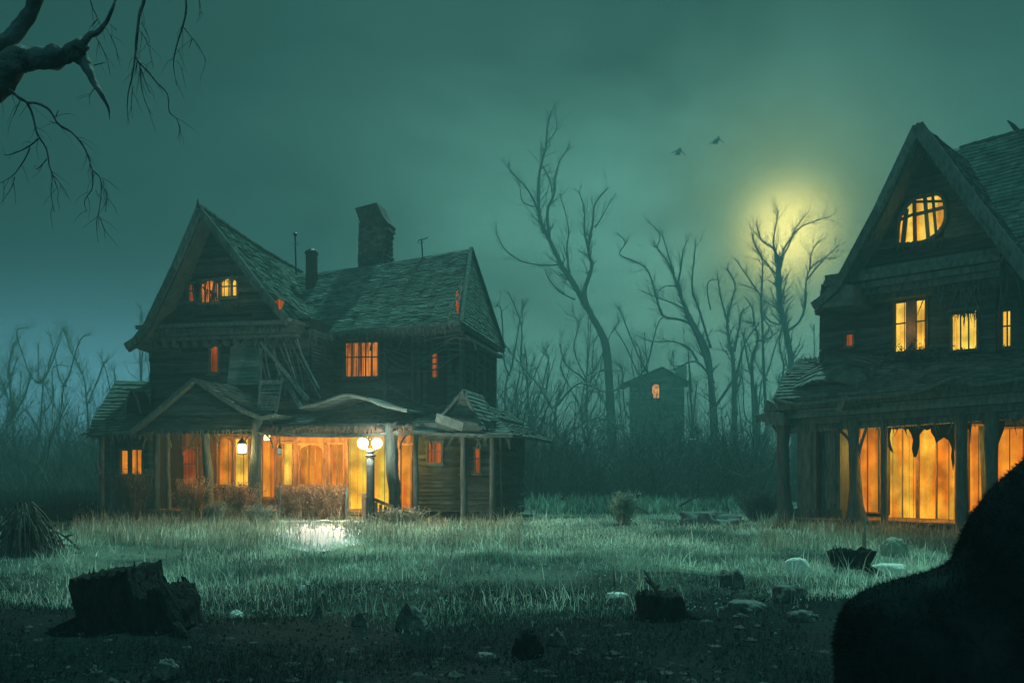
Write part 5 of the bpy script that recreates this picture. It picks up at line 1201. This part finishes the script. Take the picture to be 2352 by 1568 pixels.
# painted white landing in front of the entrance
Ys = EYE*F/(1236-HY); b = Vector(((722-CX)/F*Ys, Ys, 0)); T = tag(empty('painted_light_pool', b), 'painted white landing shining in front of the left porch', 'lightpool')
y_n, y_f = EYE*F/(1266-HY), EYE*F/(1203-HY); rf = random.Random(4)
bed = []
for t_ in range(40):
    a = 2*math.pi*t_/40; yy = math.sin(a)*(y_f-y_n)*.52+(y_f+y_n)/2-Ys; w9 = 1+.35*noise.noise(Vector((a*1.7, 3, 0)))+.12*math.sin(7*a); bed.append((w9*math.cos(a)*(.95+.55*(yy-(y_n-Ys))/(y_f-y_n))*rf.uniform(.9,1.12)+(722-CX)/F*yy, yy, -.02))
mb = MB(); mb.prism(bed, (0,0,.034)); mb.build('pool_sheet', POOL_WHITE, T)  # white sheet on the grass painting the bright pool of light
mb = MB(); edge = [(-1.35+2.9*t/12+(722-CX)/F*(y_f-Ys), y_f-Ys+.12+.25*math.sin(math.pi*t/12), .05+.02*math.sin(t*2.1)) for t in range(13)]; mb.tube(cr(edge,2), .05, 6, True, .3); mb.build('pool_rim', ROCKP, T)
# a few blades creep over the light pool
# two faint birds gliding above the wood
def bird(label, x, y, s, Y=100, fl=0):
    b = P(x, y, Y); mb = MB(); k = Y/F; pts = []; n = 12
    for i in range(n+1):
        t = i/n*2-1; pts.append((t*24*k*s, .6*abs(t), (8*(1-abs(t)**1.6)+(2*t if fl else -2*t))*k*s*1.3-6*k*s))
    rad = [.03+.09*(1-abs(i/n*2-1))**1.5 for i in range(n+1)]; mb.tube(pts, rad, 6)
    sphere(mb, (0, -.5, 5.5*k*s-3*k*s), .17, 8, .8); mb.add([(-.2,.2,2*k*s),(.2,.2,2*k*s),(.35,1.3,1.6*k*s),(-.35,1.3,1.6*k*s)], [(0,1,2,3)])
    o = mb.build('bird', MISTY, None, True); o.location = b; return tag(o, label, 'bird', 'birds gliding left of the moon')
bird('lower left bird gliding over the wood', 1560, 348, .8, fl=0); bird('upper right bird gliding nearest the moon', 1648, 322, .75, fl=1)

# ================================================================== BLACK SHAGGY MOUND, near right corner
sil = [(1925,1700),(1935,1560),(1930,1480),(1938,1430),(1960,1385),(2010,1350),(2100,1322),(2180,1298),(2222,1262),(2240,1215),(2262,1165),(2300,1115),(2352,1065),(2420,1010),(2520,960),(2640,960),(2760,1030),(2850,1200),(2880,1700)]
Ym = 4.0; pts = cr([(a, b) for a, b in sil], 5); b = P(2380, 1077, Ym); b.z = 0
mb = MB(); rings = 17; n = len(pts); PP = [P(x, y, Ym)-b for x, y in pts]
for p in PP: p.z = max(p.z, -.1)
PP[0].z = PP[-1].z = -.1; th = .5
V = []
for i in range(rings):
    a = math.pi*i/(rings-1)-math.pi/2; s = max(0, math.cos(a))**.8
    for p in PP:
        w = noise.noise(Vector((p.x*2, p.z*2, a*1.5)))*.05
        V.append(((p.x)*(.35+.65*s)+w*.5+(.12)*(1-s), th*math.sin(a)+w, p.z*(.12+.88*s)))
mb.v = V; mb.f = [(i*n+k, i*n+k+1, (i+1)*n+k+1, (i+1)*n+k) for i in range(rings-1) for k in range(n-1)]
T = tag(empty('shaggy_mound', b), 'black shaggy mound looming in the near bottom right corner', 'mound')
mb.build('mound', FUR, T, True)
Vn = np.array(V); N_ = 42000; r = rng; fi = r.integers(0, rings-1, N_); fk = r.integers(0, n-1, N_); u = r.random((N_,1)); w = r.random((N_,1))
Vg = Vn.reshape(rings, n, 3); p00, p01, p10, p11 = Vg[fi,fk], Vg[fi,fk+1], Vg[fi+1,fk], Vg[fi+1,fk+1]
pp = (p00*(1-u)+p01*u)*(1-w)+(p10*(1-u)+p11*u)*w; nn = np.cross(p01-p00, p10-p00); nn /= (np.linalg.norm(nn,axis=1,keepdims=True)+1e-9)
cen = np.array([0.25,0,.3]); sg = np.sign(((pp-cen)*nn).sum(1,keepdims=True)); nn *= sg
d = nn+r.normal(0,.45,(N_,3))+np.array([-.1,0,-.3]); d /= np.linalg.norm(d,axis=1,keepdims=True); Lh = r.uniform(.008,.03,(N_,1))
sd = np.cross(d, r.normal(0,1,(N_,3))); sd /= np.linalg.norm(sd,axis=1,keepdims=True); wd = .0016
v = np.zeros((N_,3,3)); v[:,0] = pp-sd*wd; v[:,1] = pp+sd*wd; v[:,2] = pp+d*Lh
me = bpy.data.meshes.new('shag'); me.vertices.add(N_*3); me.vertices.foreach_set('co', v.reshape(-1).astype(np.float32)); me.loops.add(N_*3); me.loops.foreach_set('vertex_index', np.arange(N_*3, dtype=np.int32)); me.polygons.add(N_); me.polygons.foreach_set('loop_start', (np.arange(N_)*3).astype(np.int32)); me.polygons.foreach_set('loop_total', np.full(N_, 3, np.int32)); me.update(calc_edges=True)
me.materials.append(FUR); o = bpy.data.objects.new('shag', me); col.objects.link(o); o.parent = T

# ================================================================== SKY, MOON, HAZE
def pixdir(px, py): return Vector(((px-CX)/F, 1, (HY-py)/F)).normalized()
MOON = pixdir(1808, 535)
w = bpy.data.worlds.new('World'); sc.world = w; w.use_nodes = True; t = w.node_tree; N = t.nodes; L = t.links; N.clear()
out = N.new('ShaderNodeOutputWorld'); bg = N.new('ShaderNodeBackground'); bg.inputs[1].default_value = 1.0; L.new(bg.outputs[0], out.inputs[0])
tc = N.new('ShaderNodeTexCoord')
def M2(op, a, b=None, c=None):
    n = N.new('ShaderNodeMath'); n.operation = op
    for i, x in enumerate((a, b, c)):
        if x is None: continue
        if isinstance(x, (int, float)): n.inputs[i].default_value = x
        else: L.new(x, n.inputs[i])
    return n.outputs[0]
nv_ = N.new('ShaderNodeVectorMath'); nv_.operation = 'NORMALIZE'; L.new(tc.outputs['Generated'], nv_.inputs[0]); D = nv_.outputs[0]
def ang(d):
    n = N.new('ShaderNodeVectorMath'); n.operation = 'DOT_PRODUCT'; L.new(D, n.inputs[0]); n.inputs[1].default_value = d; return M2('ARCCOSINE', M2('MINIMUM', n.outputs['Value'], .9999999))
def lobe(a, s, p): return M2('EXPONENT', M2('MULTIPLY', M2('POWER', M2('DIVIDE', a, s), p), -1.0))
am = ang(MOON); ac = ang(pixdir(1500, 620)); ab = ang(pixdir(240, 870)); abk = ang(Vector((-.25,-.75,.6)).normalized())
sepx = N.new('ShaderNodeSeparateXYZ'); L.new(D, sepx.inputs[0])
nz = N.new('ShaderNodeTexNoise'); nz.inputs['Scale'].default_value = 3.4; nz.inputs['Detail'].default_value = 7; nz.inputs['Distortion'].default_value = .4
mpn = N.new('ShaderNodeMapping'); mpn.inputs['Scale'].default_value = (1,1,1.6); L.new(D, mpn.inputs[0]); L.new(mpn.outputs[0], nz.inputs['Vector'])
cloud = M2('MULTIPLY_ADD', nz.outputs[0], 3.0, -.5)
low = M2('MULTIPLY_ADD', lobe(M2('ABSOLUTE', sepx.outputs[2]), .36, 2.4), .90, .06)
cloud = M2('MULTIPLY', cloud, low)
def colv(c, f):
    n = N.new('ShaderNodeVectorMath'); n.operation = 'SCALE'; n.inputs[0].default_value = c
    if isinstance(f, (int, float)): n.inputs['Scale'].default_value = f
    else: L.new(f, n.inputs['Scale'])
    return n.outputs[0]
def addv(a, b): n = N.new('ShaderNodeVectorMath'); n.operation = 'ADD'; L.new(a, n.inputs[0]); L.new(b, n.inputs[1]); return n.outputs[0]
tot = colv((.013,.072,.092), cloud)
tot = addv(tot, colv((.42,1.16,.88), M2('MULTIPLY', lobe(ac, .36, 1.8), cloud)))
bd = pixdir(150, 890)
dx_ = M2('MULTIPLY', M2('SUBTRACT', sepx.outputs[0], bd.x), .36); dz_ = M2('SUBTRACT', sepx.outputs[2], bd.z)
el_ = M2('SQRT', M2('ADD', M2('MULTIPLY', dx_, dx_), M2('MULTIPLY', dz_, dz_)))
yp_ = M2('GREATER_THAN', sepx.outputs[1], 0.0)
tot = addv(tot, colv((.38,1.18,1.55), M2('MULTIPLY', lobe(el_, .085, 1.7), yp_)))
tot = addv(tot, colv((.26,.68,.70), lobe(abk, .8, 2.0)))  # bright lobe added behind the camera to fill the house fronts
tot = addv(tot, colv((1.05,1.15,.28), lobe(am, .080, 1.6)))
tot = addv(tot, colv((5.2,4.1,1.1), lobe(am, .040, 2.2)))
L.new(tot, bg.inputs[0])
# moonlight along the moon's azimuth, raised well above the visible moon
sl = bpy.data.lights.new('moonlight', 'SUN'); sl.energy = 5.8; sl.angle = math.radians(1.2); sl.color = (.42,1.0,.84)
so = bpy.data.objects.new('moonlight', sl); col.objects.link(so); SD = Vector((MOON.x, MOON.y, math.hypot(MOON.x, MOON.y)*math.tan(math.radians(54)))).normalized(); so.rotation_euler = (-SD).to_track_quat('-Z', 'Y').to_euler(); so.location = (20, 60, 40)
# haze: one closed box round everything
mb = MB(); mb.box(-170, 170, -12, 160, -2.5, 46); hz = mb.build('haze', bpy.data.materials.new('haze')); hz['kind'] = 'stuff'; hz['label'] = 'thin teal night mist filling the air'; hz['category'] = 'mist'
t, N, L = nt(hz.data.materials[0]); o_ = N.new('ShaderNodeOutputMaterial'); pv = N.new('ShaderNodeVolumePrincipled')
pv.inputs['Color'].default_value = (.094,.176,.184,1); pv.inputs['Density'].default_value = .0112; pv.inputs['Anisotropy'].default_value = .25; L.new(pv.outputs[0], o_.inputs['Volume'])

# ================================================================== CAMERA
cam = bpy.data.cameras.new('camera'); co = bpy.data.objects.new('camera', cam); col.objects.link(co); sc.camera = co
co.location = (0, 0, EYE); co.rotation_euler = (math.radians(90), 0, 0); cam.sensor_width = 36; cam.lens = 36*F/2352; cam.shift_y = (HY-784)/2352; cam.clip_start = .1; cam.clip_end = 2000
sc.view_settings.view_transform = 'Standard'; sc.view_settings.look = 'None'; sc.view_settings.exposure = 0; sc.view_settings.gamma = 1
sc.render.engine = 'CYCLES'; c = sc.cycles; c.use_denoising = True; c.max_bounces = 6; c.diffuse_bounces = 2; c.glossy_bounces = 2; c.transmission_bounces = 2; c.volume_bounces = 1; c.transparent_max_bounces = 4; c.sample_clamp_indirect = 4; c.caustics_reflective = False; c.caustics_refractive = False
try: c.denoiser = 'OPENIMAGEDENOISE'
except Exception: pass
